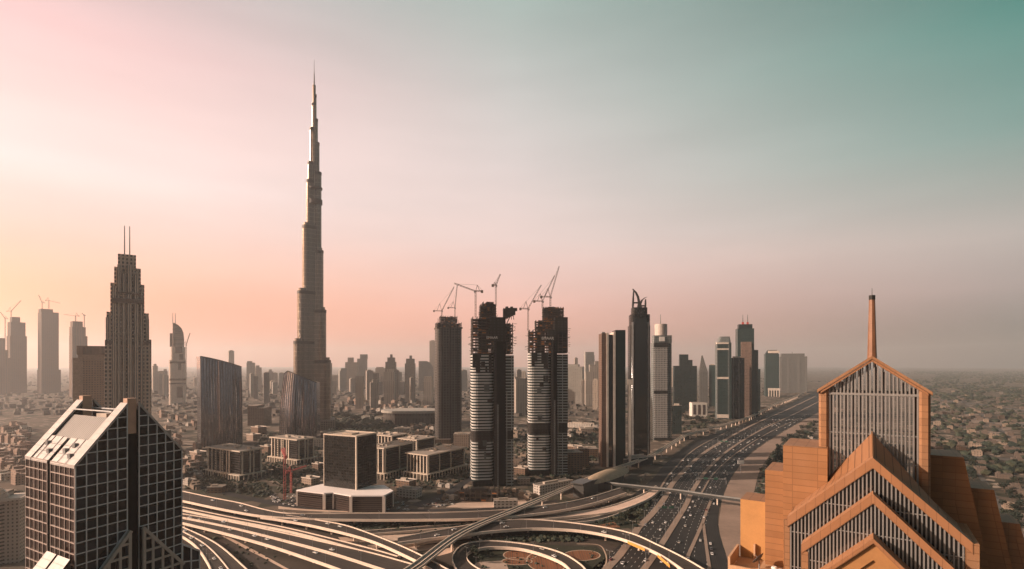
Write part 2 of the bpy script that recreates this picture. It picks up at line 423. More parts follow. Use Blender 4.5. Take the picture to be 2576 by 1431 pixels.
for a, b, y0, y1, pr in ((266, 379, 866, 858, .8), (283, 362, 764, 752, 6.2), (297, 350, 741, 736, 6.4)):
    MB().prism(rect(S.x(a), S.x(b), -S.d / 2 - pr, S.d / 2 * .8), S.z(y0), S.z(y1), 0, 0, bottom=True).build('brown_belt', [plain('brown_band', (.16, .11, .085), .6)], r)  # plain brown belts running across tiers and bays
MB().prism(rect(S.x(374), S.x(381.5), -6, 16), 0, S.z(852), 0, 1).build('dark_flank', [glassm('flank_glass', (.03, .028, .03)), roofm], r)
for mx in (313, 326):
    MB().tube((S.x(mx), 0, S.z(640)), (S.x(mx), 0, S.z(562)), .95, .6, 8).build('antenna', [grey], r)

# wide slab-topped block left of it
S = Site(189, 268, 1100, 40, -6)
r = S.root('apartment_block', 'wide tan block with a dark flat parapet roof left of the twin-mast tower', 'building')
MB().prism(rect(-S.w / 2, S.w / 2, -S.d / 2, S.d / 2), 0, S.z(905), 0, 1).build('body', [facade('tan_block', (.36, .22, .14), (.10, .06, .04), 4.4, 4.6, .5, .5, .3, .7), roofm], r)
MB().prism(rect(-S.w / 2 + 5, S.w / 2 + .5, -S.d / 2 + 2, S.d / 2 - 2), S.z(905), S.z(892), 0, 1).build('roof_storey', [plain('tan_wall', (.34, .22, .15), .8)], r)
MB().prism(rect(-S.w / 2 + 3, S.w / 2 + 1, -S.d / 2 - 1, S.d / 2), S.z(892), S.z(870), 0, 1, bottom=True).build('parapet_slab', [facade('slab_band', (.22, .13, .09), (.14, .08, .05), 5, 20, .8, .9, .5, .7)], r)
MB().prism(rect(-S.w / 2 - 2.5, -S.w / 2 + 13, -S.d / 2 - 2, S.d / 2), 0, S.z(900), 0, 1).build('stair_tower', [plain('tan_wall', (.34, .22, .15), .8), roofm], r)

# three hazy unfinished towers at the left edge
hz1 = facade('concrete_frame_far', (.11, .072, .055), (.04, .026, .02), 9, 9, .55, .6, .6, .8, .4)
hz2 = facade('ribbed_far', (.15, .095, .07), (.06, .036, .027), 11, 90, .45, .96, .5, .8, .4)
def farsite(label, px0, px1, tiers, Y, mat, cat='tower'):
    Y *= 1.4; S = Site(px0, px1, Y, (px1 - px0) / F * Y * .8, 12); r = S.root('unfinished_tower', label, cat)
    last = 0
    for a, b, yt, fd in tiers:
        MB().prism(rect(S.x(a), S.x(b), -S.d / 2 * fd, S.d / 2 * fd), last, S.z(yt), 0, 1).build('frame_block', [mat, roofm], r); last = S.z(yt) - 1
    return r, S
farsite('brown unfinished tower with stepped shoulder, second from the left edge', 21, 63, [(21, 63, 845, 1), (23, 60, 810, .9), (28, 48, 797, .6)], 2400, hz1)
farsite('low hazy tower cut by the left edge of the picture', -14, 22, [(-14, 22, 900, 1), (-14, 17, 880, .8), (-14, 11, 850, .7)], 2300, hz2)
farsite('square-topped brown unfinished tower standing alone, third from the left edge', 99, 148, [(99, 148, 930, 1), (100, 143, 785, .9), (100, 130, 777, .6)], 2400, hz1)
farsite('ribbed tan unfinished tower behind the dark-parapet block', 178, 216, [(178, 216, 845, 1), (178, 212, 822, .9), (180, 205, 808, .8)], 2100, hz2)
for lab, a in (('hazy luffing crane raised over the second tower from the left edge', (28, 797, 28, 783, 53, 756)),
               ('hazy crane beside the left edge with its jib pointing left', (13, 850, 13, 802, 0, 784)),
               ('hazy crane with short flat jib, left one on the square-topped tower', (106, 777, 106, 762, 97, 742)),
               ('hazy flat-top crane reaching right from the square-topped tower', (123, 777, 123, 756, 151, 763)),
               ('hazy crane reaching left from the ribbed tan tower', (190, 808, 190, 795, 160, 791)),
               ('thin hazy crane mast on the right shoulder of the ribbed tan tower', (212, 822, 212, 794, 206, 788))):
    crane_px(lab, *a, 3340 if a[0] < 150 else 2930, w=3.0, mat=plain('hazy_crane', (.2, .13, .09), .7))

# white rocket-shaped hotel
S = Site(424, 468, 2400, 56)
r = S.root('rounded_tower', 'pale tower with a quarter-dome top and dark bands, right of the twin-mast tower', 'tower')
wm = facade('white_hotel', (.72, .60, .52), (.22, .16, .13), 5, 4.5, .3, .4, .3, .6)
dm = plain('brown_glass', (.13, .085, .065), .25, .05, .4)
def yring(y): return S.z(y)
MB().prism(rrect(S.x(425), S.x(467), -S.d / 2, S.d / 2, 12), 0, yring(905), 0, 1).build('lower_body', [wm, roofm], r)
MB().prism(rrect(S.x(429), S.x(466), -S.d / 2 + 1, S.d / 2 - 2, 12), yring(905), yring(872), 0, 1).build('middle_body', [wm, roofm], r)
m = MB(); prof = [(872, 463), (850, 463), (835, 461), (824, 456), (816, 447), (812, 439)]
for (ya, xa), (yb, xb) in zip(prof[:-1], prof[1:]):
    m.prism(rrect(S.x(434), S.x(xa), -18, 18, 3), yring(ya), yring(yb), 0, 0, top=rrect(S.x(434), S.x(xb), -18, 18, 3))
m.build('quarter_dome', [facade('dome_skin', (.45, .34, .28), (.14, .095, .075), 40, 6, 1.0, .6, .3, .5)], r)
MB().prism(rrect(S.x(427), S.x(435), -10, 10, 2), yring(872), yring(838), 0, 1).build('shoulder', [dm, roofm], r)
for a, b, y0, y1 in ((441, 458, 888, 872), (427, 466, 914, 909), (450, 460, 905, 890), (448, 456, 930, 914), (426, 467, 957, 952), (426, 467, 966, 963), (444, 460, 1000, 972)):
    MB().prism(rrect(S.x(a), S.x(b), -S.d / 2 - 1.2, 0, 2), yring(y0), yring(y1), 0, 0, bottom=True).build('window_band', [dm], r)
for mx in (434.5, 441):
    MB().tube((S.x(mx), 0, yring(814)), (S.x(mx), 0, yring(786)), 1.6, 1.0, 6).build('antenna', [grey], r)
crane_px('thin hazy crane right of the quarter-dome tower', 468, 990, 468, 868, 478, 838, 2420, w=2.4)

# the two curved glass towers
def curved(label, px0, px1, yl, yr, Y, bulge, topdrop, mat, tmat, dep, turn, crest=None):
    S = Site(px0, px1, Y, dep, turn); r = S.root('curved_tower', label, 'tower')
    n = 32; fr = []; w = S.w
    for k in range(n + 1):                          # convex front, straight back
        t = k / n; fr.append((-w / 2 + w * t, -S.d / 2 - bulge * math.sin(math.pi * t) - (.9 if k % 2 else 0)))
    poly = fr + [(w / 2, S.d / 2), (-w / 2, S.d / 2)]
    def ztop(p):
        t = (p[0] + w / 2) / w
        return S.z(yl + (yr - yl) * t ** 1.15) if crest is None else S.z(crest(t))
    zt = [ztop(p) for p in poly]; H0 = max(zt)
    m = MB()
    L = 16
    def ring(q):
        o = []
        for p, z in zip(poly, zt):
            zz_ = z * q; pinch = 1 - topdrop * q ** 2.4
            o.append((p[0] * pinch + (topdrop * w * .25 * q ** 2.4), p[1] * (1 - topdrop * .5 * q ** 2) + 8.0 * q * q, zz_))
        return o
    rings = [ring(k / L) for k in range(L + 1)]
    for a, b in zip(rings[:-1], rings[1:]):
        u = 0
        for i in range(len(poly)):
            j = (i + 1) % len(poly); l = math.hypot(poly[j][0] - poly[i][0], poly[j][1] - poly[i][1])
            m.face([a[i], a[j], b[j], b[i]], 0, [(u, a[i][2]), (u + l, a[j][2]), (u + l, b[j][2]), (u, b[i][2])]); u += l
    m.face(rings[-1], 1); m.build('glass_body', [mat, roofm], r)
    ff = MB(); ns = 16                    # projecting vertical blades on the curved front
    for k in range(ns + 1):
        i = k / ns * n; i0 = min(n - 1, int(i)); tt = i - i0
        for a, b in zip(rings[:-1], rings[1:]):
            p = Vector(a[i0]).lerp(Vector(a[i0 + 1]), tt); q = Vector(b[i0]).lerp(Vector(b[i0 + 1]), tt)
            ff.bar(p + Vector((0, -.25, 0)), q + Vector((0, -.25, 0)), .8, 1.5, 0)
    ff.build('vertical_fins', [tmat], r)
    cap = MB()
    for i in range(n): cap.bar(Vector(rings[-1][i]) + Vector((0, -.3, .4)), Vector(rings[-1][i + 1]) + Vector((0, -.3, .4)), 1.6, 2.0)
    cap.build('roof_rim', [dark], r)
    return r, S
cg = facade('curved_glass', (.03, .03, .032), (.27, .27, .30), 3.4, 4.2, .97, .94, .07, .3, .4, metal=1.0, wmetal=.5)
finm = plain('steel_fin', (.06, .06, .064), .35, .1, .3, .5)
curved('left curved dark glass tower with a top edge sloping down to the right', 497, 610, 897, 923, 1200, 12, 0.0, cg, finm, 34, 14)
curved('right curved dark glass tower, shorter and rounded, in front of the needle skyscraper', 704, 806, 933, 966, 1330, 17, 0.13, cg, finm, 36, -14,
       crest=lambda t: 933 + 34 * max(0, t - .1) ** 1.2 + 8 * max(0, .12 - t) * 8)

# ------------------------------------------------------------------ three towers under construction
strip = facade('slab_stripes', (.55, .55, .53), (.022, .032, .033), 300, 4.4, 1.0, .52, .08, .5, .6)
strip2 = facade('slab_stripes_dense', (.34, .36, .35), (.015, .018, .018), 9, 4.4, .86, .58, .1, .5, .8)
netm = facade('dark_netting', (.030, .027, .025), (.012, .011, .011), 5.5, 4.2, .5, .55, .5, .7, .8)
framem = plain('raw_concrete_frame', (.09, .072, .06), .8, .2, .4)
orange_net = plain('rust_formwork', (.36, .14, .05), .8, .3, .4)
def open_frame(S, name, x0, x1, y0, y1, z0, z1, r, fh=4.2, bay=6.0, skip=.12, seed=1):
    """bare floors: slabs on columns, with gaps and boards"""
    rn = random.Random(seed); m = MB(); z = z0
    while z < z1:
        ex = rn.uniform(-.4, .6); m.box(x0 - ex, x1 + ex, y0 - ex, y1, z, z + .7, 0)
        n = max(2, int((x1 - x0) / bay))
        for k in range(n + 1):
            xx = x0 + 1 + (x1 - x0 - 2) * k / n
            for yy in (y0 + .8, (y0 + y1) / 2, y1 - .8): m.box(xx - .5, xx + .5, yy - .5, yy + .5, z + .7, z + fh, 0)
            if k < n and rn.random() < .42:
                m.box(xx + .6, xx + (x1 - x0 - 2) / n - .6, y0 + .3, y0 + .5, z + .7, z + fh * rn.uniform(.4, .98), 1 if rn.random() < .6 else 2)
        ny = max(2, int((y1 - y0) / bay))
        for k in range(ny):
            if rn.random() < .5:
                ya = y0 + (y1 - y0) * k / ny
                for xx in (x0 + .4, x1 - .4): m.box(xx - .1, xx + .1, ya + .5, ya + (y1 - y0) / ny - .5, z + .7, z + fh * rn.uniform(.5, .98), 1)
        z += fh
    m.box(x0 + (x1 - x0) * .3, x0 + (x1 - x0) * .7, (y0 + y1) / 2 - 5, (y0 + y1) / 2 + 5, z0, z1 + 1, 1)
    return m.build(name, [framem, plain('dark_board', (.05, .045, .04), .8, .3), orange_net], r)

# nearest: two-winged tower
def winged(label, px0, px1, Y, turn, ytop_glass, yframe, crown, slot, band, seed, sign=None, nm='unfinished_tower', lx=(.0, .55), ywall=None):
    S = Site(px0, px1, Y, 46, turn); r = S.root(nm, label, 'tower')
    x0, x1 = -S.w / 2, S.w / 2; zg = S.z(ytop_glass); zf = S.z(yframe); zb0, zb1 = S.z(band[0]), S.z(band[1])
    xs0, xs1 = S.x(slot[0]), S.x(slot[1])
    lw = rrect(x0, xs0 - 3, -S.d / 2, S.d / 2 - 6, 9, 4)
    MB().prism(lw, zb1, zg, 0, 1).build('glazed_wing', [strip, roofm], r)
    MB().prism(lw, 8, zb0, 0, 1).build('glazed_wing', [strip, roofm], r)
    MB().prism(rrect(x0 + .5, xs0 - 3.5, -S.d / 2 + .6, S.d / 2 - 7, 8, 4), zb0, zb1, 0, 1).build('dark_floor_band', [netm, roofm], r)
    MB().prism(rect(x0 + 2, xs0 - 4, -S.d / 2 + 2, S.d / 2 - 8), 0, 8, 0, 1).build('base', [netm], r)
    MB().prism(rect(xs0 - 3, xs0 + 1, -S.d / 2 - 1.5, S.d / 2 - 4), 0, zg + 30, 0, 1).build('netted_edge', [netm, roofm], r)
    MB().prism(rect(xs0 + 1, xs1, -S.d / 2 + 5, S.d / 2 - 4), 0, zf - 6, 0, 1).build('dark_shaft', [plain('shaft_black', (.010, .010, .010), .8, .1, .3, 0, .05), roofm], r)
    rw = rect(xs1, x1, -S.d / 2 + 1, S.d / 2)
    MB().prism(rw, zb1, zg - 2, 0, 1).build('glazed_wing', [strip2, roofm], r)
    MB().prism(rect(xs1, x1 - .6, -S.d / 2 + 1.6, S.d / 2 - 1), zb0 + 2, zb1 + 2, 0, 1).build('dark_floor_band', [netm, roofm], r)
    MB().prism(rect(xs1, x1 - .4, -S.d / 2 + 1.4, S.d / 2 - 1), 0, zb0 + 2, 0, 1).build('glazed_wing', [strip2, roofm], r)
    rn = random.Random(seed + 2)
    for k in range(9):                               # netting hung over unfinished glazing, open bays
        xa = rn.uniform(x0 + 9, xs0 - 12); zz_ = rn.uniform(20, zg - 14); ww = rn.uniform(3, 9)
        MB().box(xa, min(xa + ww, xs0 - 5), -S.d / 2 - .35, -S.d / 2 + .3, zz_, zz_ + rn.uniform(3, 12)).build('net_panel', [netm if k % 3 else plain('blue_net', (.09, .10, .10), .8, .4, .3)], r)
    for k in range(5): 
        xa = rn.uniform(x0 + 1, xs0 - 10); z_ = zg - rn.uniform(0, 30)
        MB().box(xa, xa + rn.uniform(3, 8), -S.d / 2 - .5, -S.d / 2 + 1, z_, zg + 1).build('net_panel', [netm], r)
    hz_ = MB().tube((xs1 + 1, -S.d / 2 + .6, 0), (xs1 + 1, -S.d / 2 + .6, zg * .72), .7, .7, 6)
    hz_.truss((xs0 + 2.4, -S.d / 2 - 2.6, 0), (xs0 + 2.4, -S.d / 2 - 2.6, zg * .62), 1.6, 40, .25).build('hoist_rail', [grey], r)
    open_frame(S, 'open_floors', x0 + .8, xs0, -S.d / 2 + 1, S.d / 2 - 6, zg, zf, r, seed=seed)
    open_frame(S, 'open_floors', xs1 + .5, x1 - .5, -S.d / 2 + 2, S.d / 2 - 1, zg, zf - 9, r, seed=seed + 1)
    MB().prism(rect(xs0 - 9, xs1 - 1, -S.d / 2 - 1, S.d / 2 - 8), zg + 18, zf + 1.5, 0, 1).build('climbing_screen', [netm, roofm], r)
    for k, (a, b, yt) in enumerate(crown):
        open_frame(S, 'core_formwork', S.x(a), S.x(b), -13, 11, zf, S.z(yt), r, 3.6, 4.5, seed=seed + 5 + k)
    rn = random.Random(seed + 9)
    for k in range(34):                              # scaffold poles and props sticking out of the edges
        xx = rn.uniform(x0, x1); zz_ = rn.uniform(zg, zf + 4); yy = -S.d / 2 + rn.uniform(-1, 6)
        deb = MB()
        if rn.random() < .5: deb.bar((xx, yy, zz_), (xx, yy, zz_ + rn.uniform(5, 11)), .35)
        else:
            sx = x0 if rn.random() < .5 else x1; deb.bar((sx, yy, zz_), (sx + (rn.uniform(2, 6) if sx > 0 else -rn.uniform(2, 6)), yy, zz_ + rn.uniform(-1, 1)), .5)
        deb.build('scaffold_pole', [framem], r)
    if sign:
        cu = bpy.data.curves.new('sign', 'FONT'); cu.body = 'EMAAR'; cu.align_x = 'CENTER'; cu.size = sign[2]; cu.extrude = .15
        tmp = bpy.data.objects.new('tmp', cu); COL.objects.link(tmp); bpy.context.view_layer.update()
        me = bpy.data.meshes.new_from_object(tmp.evaluated_get(bpy.context.evaluated_depsgraph_get())); bpy.data.objects.remove(tmp)
        me.materials.clear(); me.materials.append(white)
        o = bpy.data.objects.new('sign_lettering', me); COL.objects.link(o); o.parent = r
        o.rotation_euler = (R(90), 0, 0); o.location = (S.x(sign[0]), -S.d / 2 - 1.4, S.z(sign[1]))
    return r, S
rB, SB = winged('tallest unfinished tower in the middle, striped glazing below a dark open concrete top', 1180, 1291, 815, 6, 890, 800, [(1206, 1246, 768), (1212, 1240, 760)], (1243, 1268), (1110, 1083), 3, sign=(1233, 852, 5.2))
rC, SC = winged('right unfinished tower of the three, with white lettering on its dark netting', 1324, 1427, 890, 5, 888, 832, [(1364, 1416, 775), (1345, 1372, 805), (1368, 1404, 770)], (1387, 1398), (1092, 1064), 11, sign=(1374, 854, 6.2))
MB().prism(rect(SC.x(1391), SC.x(1424), -SC.d / 2 + 3, SC.d / 2 - 2), SC.z(886), SC.z(797), 0, 1).build('netted_tower_top', [netm, roofm], rC)
# spider-like placing booms on the tallest one
m = MB(); rn = random.Random(4)
for k in range(5):
    xx = SB.x(1268 + k * 6); m.box(xx - 1.8, xx + 1.8, -6, 2, SB.z(790 - 3 * k) - 6, SB.z(772 - (k % 2) * 5), 0)
    m.bar((xx, -2, SB.z(800)), (xx + rn.uniform(-3, 5), -2, SB.z(770)), .8)
m.bar((SB.x(1272), -2, SB.z(815)), (SB.x(1290), -2, SB.z(775)), 1.2).box(SB.x(1276), SB.x(1300), -4, 0, SB.z(778), SB.z(770)).build('placing_boom', [framem], rB)
# left netted tower
S = Site(1092, 1162, 1250, 50, 8)
r = S.root('unfinished_tower', 'left unfinished tower of the three, wrapped in dark speckled netting', 'tower')
nt2 = facade('speckled_netting', (.11, .10, .095), (.010, .010, .010), 6.4, 6.0, .66, .7, .3, .8, 1.4)
MB().prism(rrect(-S.w / 2, S.w / 2, -S.d / 2, S.d / 2, 9, 4), 0, S.z(824), 0, 1).build('netted_body', [nt2, roofm], r)
for a in (1108, 1128, 1146):
    MB().prism(rect(S.x(a) - 1.2, S.x(a) + 1.2, -S.d / 2 - 2, 0), 0, S.z(814), 0, 1).build('vertical_rib', [netm], r)
MB().prism(rect(-S.w / 2 - .6, S.w / 2 + .6, -S.d / 2 - .8, S.d / 2 + .6), S.z(826), S.z(822), 0, 1, bottom=True).build('top_deck', [framem], r)
open_frame(S, 'core_formwork', S.x(1106), S.x(1148), -16, 16, S.z(810), S.z(797), r, 3.8, 5, seed=21)
open_frame(S, 'open_floors', -S.w / 2 + 1, S.w / 2 - 1, -S.d / 2 + 1, S.d / 2 - 1, S.z(822) - 1, S.z(811), r, 4.0, 6, seed=25)
rn = random.Random(41)
for k in range(16):
    xx = rn.uniform(-S.w / 2, S.w / 2); MB().bar((xx, -S.d / 2, S.z(810)), (xx, -S.d / 2, S.z(810) + rn.uniform(3, 9)), .5).build('scaffold_pole', [framem], r)

for lab, a in (
    ('luffing crane at the left end of the netted tower roof', (1111, 797, 1111, 783, 1142, 722, 1250)),
    ('nearly upright luffing crane in the middle of the netted tower roof', (1144, 797, 1144, 775, 1150, 717, 1250)),
    ('crane with long flat jib reaching left from the tallest unfinished tower', (1196, 800, 1196, 734, 1142, 714, 815)),
    ('crane with a steep short jib on the core of the tallest unfinished tower', (1247, 768, 1247, 719, 1258, 691, 815)),
    ('crane on the left corner of the right unfinished tower with raised jib', (1328, 832, 1328, 778, 1361, 718, 885)),
    ('luffing crane left of the top of the right unfinished tower', (1364, 775, 1364, 759, 1395, 694, 890)),
    ('steepest and highest crane on the right unfinished tower', (1384, 770, 1384, 748, 1406, 671, 890))):
    crane_px(lab, *a, w=2.0)

# ------------------------------------------------------------------ dark towers on the right of the middle
S = Site(1505, 1572, 958, 34, 10)
r = S.root('slab_tower', 'dark twin-slab tower with a brown side wall and pale edge strips', 'tower')
tealg = plain('teal_glass', (.005, .018, .019), .15, .03, .5, .0, .3)
brw = facade('brown_tile', (.15, .10, .08), (.10, .068, .052), 3, 4, .5, .3, .5, .7)
x0 = -S.w / 2
MB().prism(rect(x0, S.x(1521), -S.d / 2, S.d / 2), 0, S.z(838), 0, 1).build('brown_wall', [brw, roofm], r)
MB().prism(rect(S.x(1521), S.x(1526), -S.d / 2 - 1.5, S.d / 2), 0, S.z(837), 0, 1).build('pale_edge', [pale], r)
MB().prism(rect(S.x(1526), S.x(1538), -S.d / 2 + 5, S.d / 2 - 2), 0, S.z(841), 0, 1).build('dark_recess', [glassm('black_glass', (.007, .008, .008)), roofm], r)
MB().prism(rect(S.x(1538), S.x(1543), -S.d / 2 - 1.5, S.d / 2), 0, S.z(835), 0, 1).build('pale_edge', [pale], r)
MB().prism(rect(S.x(1543), S.w / 2, -S.d / 2 - 1, S.d / 2), 0, S.z(830), 0, 1).build('glass_slab', [tealg, roofm], r)
MB().box(x0 + 2, S.x(1520), -8, 8, S.z(838), S.z(834)).build('roof_rail', [grey], r)
MB().prism(rect(S.x(1576), S.x(1582), -S.d / 2 - 1, -S.d / 2 + 6), 0, S.z(957), 0, 1).box(S.x(1573), S.x(1586), -S.d / 2 - 2, -S.d / 2 + 6, S.z(968), S.z(954)).build('service_shaft', [pale], r)

S = Site(1577, 1636, 1040, 40, 8)
r = S.root('horned_tower', 'black tower crowned with two curved horn-like fins', 'tower')
blk = facade('black_ribs', (.016, .017, .018), (.008, .010, .011), 3.2, 4.2, .6, .75, .12, .5, .6)
MB().prism(rrect(-S.w / 2, S.w / 2, -S.d / 2, S.d / 2, 7, 3), 0, S.z(818), 0, 1).build('body', [blk, roofm], r)
MB().prism(rrect(S.x(1583), S.x(1632), -S.d / 2 + 2, S.d / 2 - 2, 7, 3), S.z(818), S.z(790), 0, 1).build('upper_body', [blk, roofm], r)
MB().prism(rrect(S.x(1588), S.x(1626), -S.d / 2 + 5, S.d / 2 - 5, 6, 3), S.z(790), S.z(772), 0, 1).build('crown_drum', [blk, roofm], r)
MB().prism(rect(S.x(1593), S.x(1622), -S.d / 2 - 2, 0), 0, S.z(800), 0, 1).build('front_bay', [glassm('black_glass', (.007, .008, .008)), roofm], r)
for a, b in ((1586, 1590), (1624, 1628)):
    MB().prism(rect(S.x(a), S.x(b), -S.d / 2 - 1, 0), 0, S.z(810), 0, 1).build('side_rib', [grey], r)
def horn(pts, flip=False):
    m = MB()
    for (x1_, y1_, w1), (x2_, y2_, w2) in zip(pts[:-1], pts[1:]):
        p = [(S.x(x1_) - w1, S.z(y1_)), (S.x(x1_) + w1, S.z(y1_)), (S.x(x2_) + w2, S.z(y2_)), (S.x(x2_) - w2, S.z(y2_))]
        for yy in (-4, 4): m.face([(q[0], yy, q[1]) for q in (p if yy < 0 else p[::-1])])
        m.face([(p[1][0], -4, p[1][1]), (p[1][0], 4, p[1][1]), (p[2][0], 4, p[2][1]), (p[2][0], -4, p[2][1])])
        m.face([(p[3][0], -4, p[3][1]), (p[3][0], 4, p[3][1]), (p[0][0], 4, p[0][1]), (p[0][0], -4, p[0][1])])
    return m.build('horn', [plain('horn_black', (.03, .03, .03), .4, .1, .3)], r)
horn([(1605, 772, 2.2), (1607, 757, 2.0), (1604, 743, 1.8), (1599, 732, 1.5), (1591, 723, .5)])
horn([(1591, 775, 1.6), (1592, 750, 1.5), (1593, 732, 1.0), (1593, 727, .5)])
horn([(1611, 772, 2.0), (1610, 762, 1.8), (1614, 752, 1.6), (1620, 747, 1.2), (1627, 744, .4)])
horn([(1622, 775, 1.5), (1623, 760, 1.3), (1623, 750, .8)])
MB().box(S.x(1592), S.x(1606), -3, 3, S.z(760), S.z(757)).box(S.x(1610), S.x(1623), -3, 3, S.z(768), S.z(765)).build('crown_brace', [dark], r)

S = Site(1636, 1689, 1286, 36, 12)
r = S.root('hotel_tower', 'pale gridded tower with a drum top and mast beside the black horned tower', 'tower')
gm = facade('pale_grid', (.44, .42, .40), (.07, .08, .085), 3.6, 4.4, .6, .6, .15, .6, .8)
gm2 = facade('grey_side', (.20, .22, .22), (.05, .06, .06), 4, 4.4, .6, .6, .15, .6, .8)
MB().prism(rect(-S.w / 2, S.w / 2, -S.d / 2 + 2, S.d / 2), 0, S.z(862), 0, 1).build('body', [gm2, roofm], r)
MB().prism(rect(S.x(1642), S.x(1674), -S.d / 2 - 1, S.d / 2 - 3), 0, S.z(874), 0, 1).build('gridded_front', [gm, roofm], r)
MB().prism(rect(S.x(1642), S.x(1686), -S.d / 2 + 4, S.d / 2 - 4), S.z(862), S.z(843), 0, 1).build('upper_storey', [gm2, roofm], r)
MB().prism(rect(S.x(1641), S.x(1676), -S.d / 2 - 1.6, 0), S.z(872), S.z(862), 0, 1, bottom=True).build('dark_band', [dark], r)
MB().prism(rect(S.x(1641), S.x(1675), -S.d / 2 - 1.6, 0), S.z(990), S.z(982), 0, 1, bottom=True).build('dark_band', [dark], r)
MB().box(S.x(1655), S.x(1668), -S.d / 2 + 2.5, -S.d / 2 + 5, S.z(858), S.z(847)).build('sign_and_opening_panel', [white], r)  # white panel stands in for a bright square opening in the storey
MB().tube((S.x(1662), 0, S.z(843)), (S.x(1662), 0, S.z(814)), 15 * S.k / .94, None, 20).build('drum', [plain('drum_panel', (.5, .44, .40), .5)], r)
MB().tube((S.x(1661), 0, S.z(814)), (S.x(1661), 0, S.z(789)), 1.3, .7, 6).build('antenna', [grey], r)
MB().prism(rect(-S.w / 2 + 1, S.w / 2 - 1, -S.d / 2 - 2, S.d / 2), 0, 7, 0, 1).build('base', [dark], r)

# ------------------------------------------------------------------ towers along the highway, further out
tg = facade('teal_curtain', (.045, .075, .074), (.014, .030, .030), 4, 4.5, .75, .75, .12, .5, .6)
tg2 = facade('teal_dark', (.022, .034, .035), (.010, .018, .019), 5, 5, .6, .7, .15, .5, .6)
pg = facade('pale_ribs_far', (.15, .15, .145), (.06, .066, .066), 7, 6, .45, .7, .3, .7, .5)
S = Site(1798, 1839, 1771, 40, 10)
r = S.root('domed_tower', 'dark teal tower with a low domed top and pale bands above the highway', 'tower')
MB().prism(rect(-S.w / 2, S.w / 2, -S.d / 2, S.d / 2), 0, S.z(862), 0, 1).build('body', [tg, roofm], r)
MB().prism(rrect(-S.w / 2 + 2, S.w / 2, -S.d / 2 + 2, S.d / 2 - 2, 6, 3), S.z(862), S.z(846), 0, 1, top=rrect(S.x(1808), S.x(1834), -10, 10, 4, 3)).build('domed_cap', [gm2, roofm], r)
for y0, y1 in ((865, 861), (880, 876), (953, 948), (1051, 1042)):
    MB().prism(rect(-S.w / 2 - 1, S.w / 2 * .62, -S.d / 2 - 1, 0), S.z(y0), S.z(y1), 0, 0, bottom=True).build('pale_band', [pale], r)
for a in (1801, 1829):
    MB().prism(rect(S.x(a) - 2, S.x(a) + 2, -S.d / 2 - .8, 0), 0, S.z(865), 0, 1).build('corner_pier', [gm2], r)
S = Site(1849, 1896, 1850, 44, 10)
r = S.root('stepped_tower', 'tallest teal tower beyond the highway bend, with two short antennas', 'tower')
MB().prism(rect(-S.w / 2, S.w / 2, -S.d / 2, S.d / 2), 0, S.z(826), 0, 1).build('body', [tg, roofm], r)
MB().prism(rect(S.x(1856), S.x(1890), -14, 14), S.z(826), S.z(815), 0, 1).build('upper_tier', [tg2, roofm], r)
MB().prism(rect(S.x(1860), S.x(1886), -S.d / 2 - 6, 0), 0, S.z(860), 0, 1).build('brown_bay', [facade('brown_bay', (.28, .19, .15), (.12, .09, .075), 4, 5, .5, .6), roofm], r)
MB().prism(rect(S.x(1892), S.x(1904), -16, 18), 0, S.z(880), 0, 1).build('side_step', [tg, roofm], r)
for mx in (1868, 1880):
    MB().prism(rect(S.x(mx) - 3, S.x(mx) + 3, -3, 3), S.z(815), S.z(809), 0, 1).build('plant_room', [redm], r)
    MB().tube((S.x(mx), 0, S.z(810)), (S.x(mx), 0, S.z(790)), 1.1, .5, 6).build('antenna', [dark], r)
simple_tower('narrow dark tower between the domed tower and the tallest teal tower', 1834, 1872, 900, 1790, tg2, 34, 8, strips=(-.3, .1))
simple_tower('square dark tower right of the tallest teal tower', 1886, 1912, 928, 1950, tg2, 34, 8, tiers=((1889, 1904, 915),))
S = Site(1921, 1959, 3000, 60, 8)
r = S.root('tower', 'teal tower with a rounded shoulder and pale arched base at the far bend', 'tower')
MB().prism(rect(-S.w / 2, S.w / 2, -S.d / 2, S.d / 2), 0, S.z(890), 0, 1).build('body', [tg, roofm], r)
MB().prism(rect(S.x(1924), S.x(1956), -22, 22), S.z(890), S.z(880), 0, 1, top=rect(S.x(1930), S.x(1953), -16, 16)).build('sloped_cap', [tg2, roofm], r)
MB().prism(rect(S.x(1930), S.x(1958), -S.d / 2 - 3, 0), S.z(888), S.z(882), 0, 1, bottom=True).build('pale_band', [pale], r)
m = MB()
for k in range(5): m.box(S.x(1930 + k * 6.5), S.x(1932 + k * 6.5), -S.d / 2 - 6, 0, 0, 34)
m.box(S.x(1929), S.x(1959), -S.d / 2 - 6, 0, 34, 46).build('arcade', [pale], r)
simple_tower('wide grey ribbed block at the end of the highway skyline', 1957, 2029, 897, 3400, pg, 100, 6, tiers=((1963, 2021, 889),), mast=((1992, 884),), strips=(-.45, -.2, .2, .45))
simple_tower('dark green stepped block with a small white sign, right of the drum-topped tower', 1691, 1752, 920, 2000, tg2, 60, 6, tiers=((1708, 1740, 905), (1708, 1730, 891)))
S = Site(1757, 1780, 2300, 30, 6)
r = S.root('sail_tower', 'pale pointed sail-shaped tower behind the dark green block', 'tower')
MB().prism(rect(-S.w / 2, S.w / 2, -12, 12), 0, S.z(935), 0, 1).build('body', [pg, roofm], r)
MB().prism(rect(-S.w / 2, S.w / 2, -12, 12), S.z(935), S.z(894), 0, 0, top=rect(S.x(1764), S.x(1767), -2, 2)).build('sail_top', [pg], r)
simple_tower('grey tower half hidden left of the domed tower', 1783, 1800, 918, 2300, tg, 30)
simple_tower('low dark building standing among trees left of the white cube building', 1690, 1714, 1020, 1400, tg2, 26)
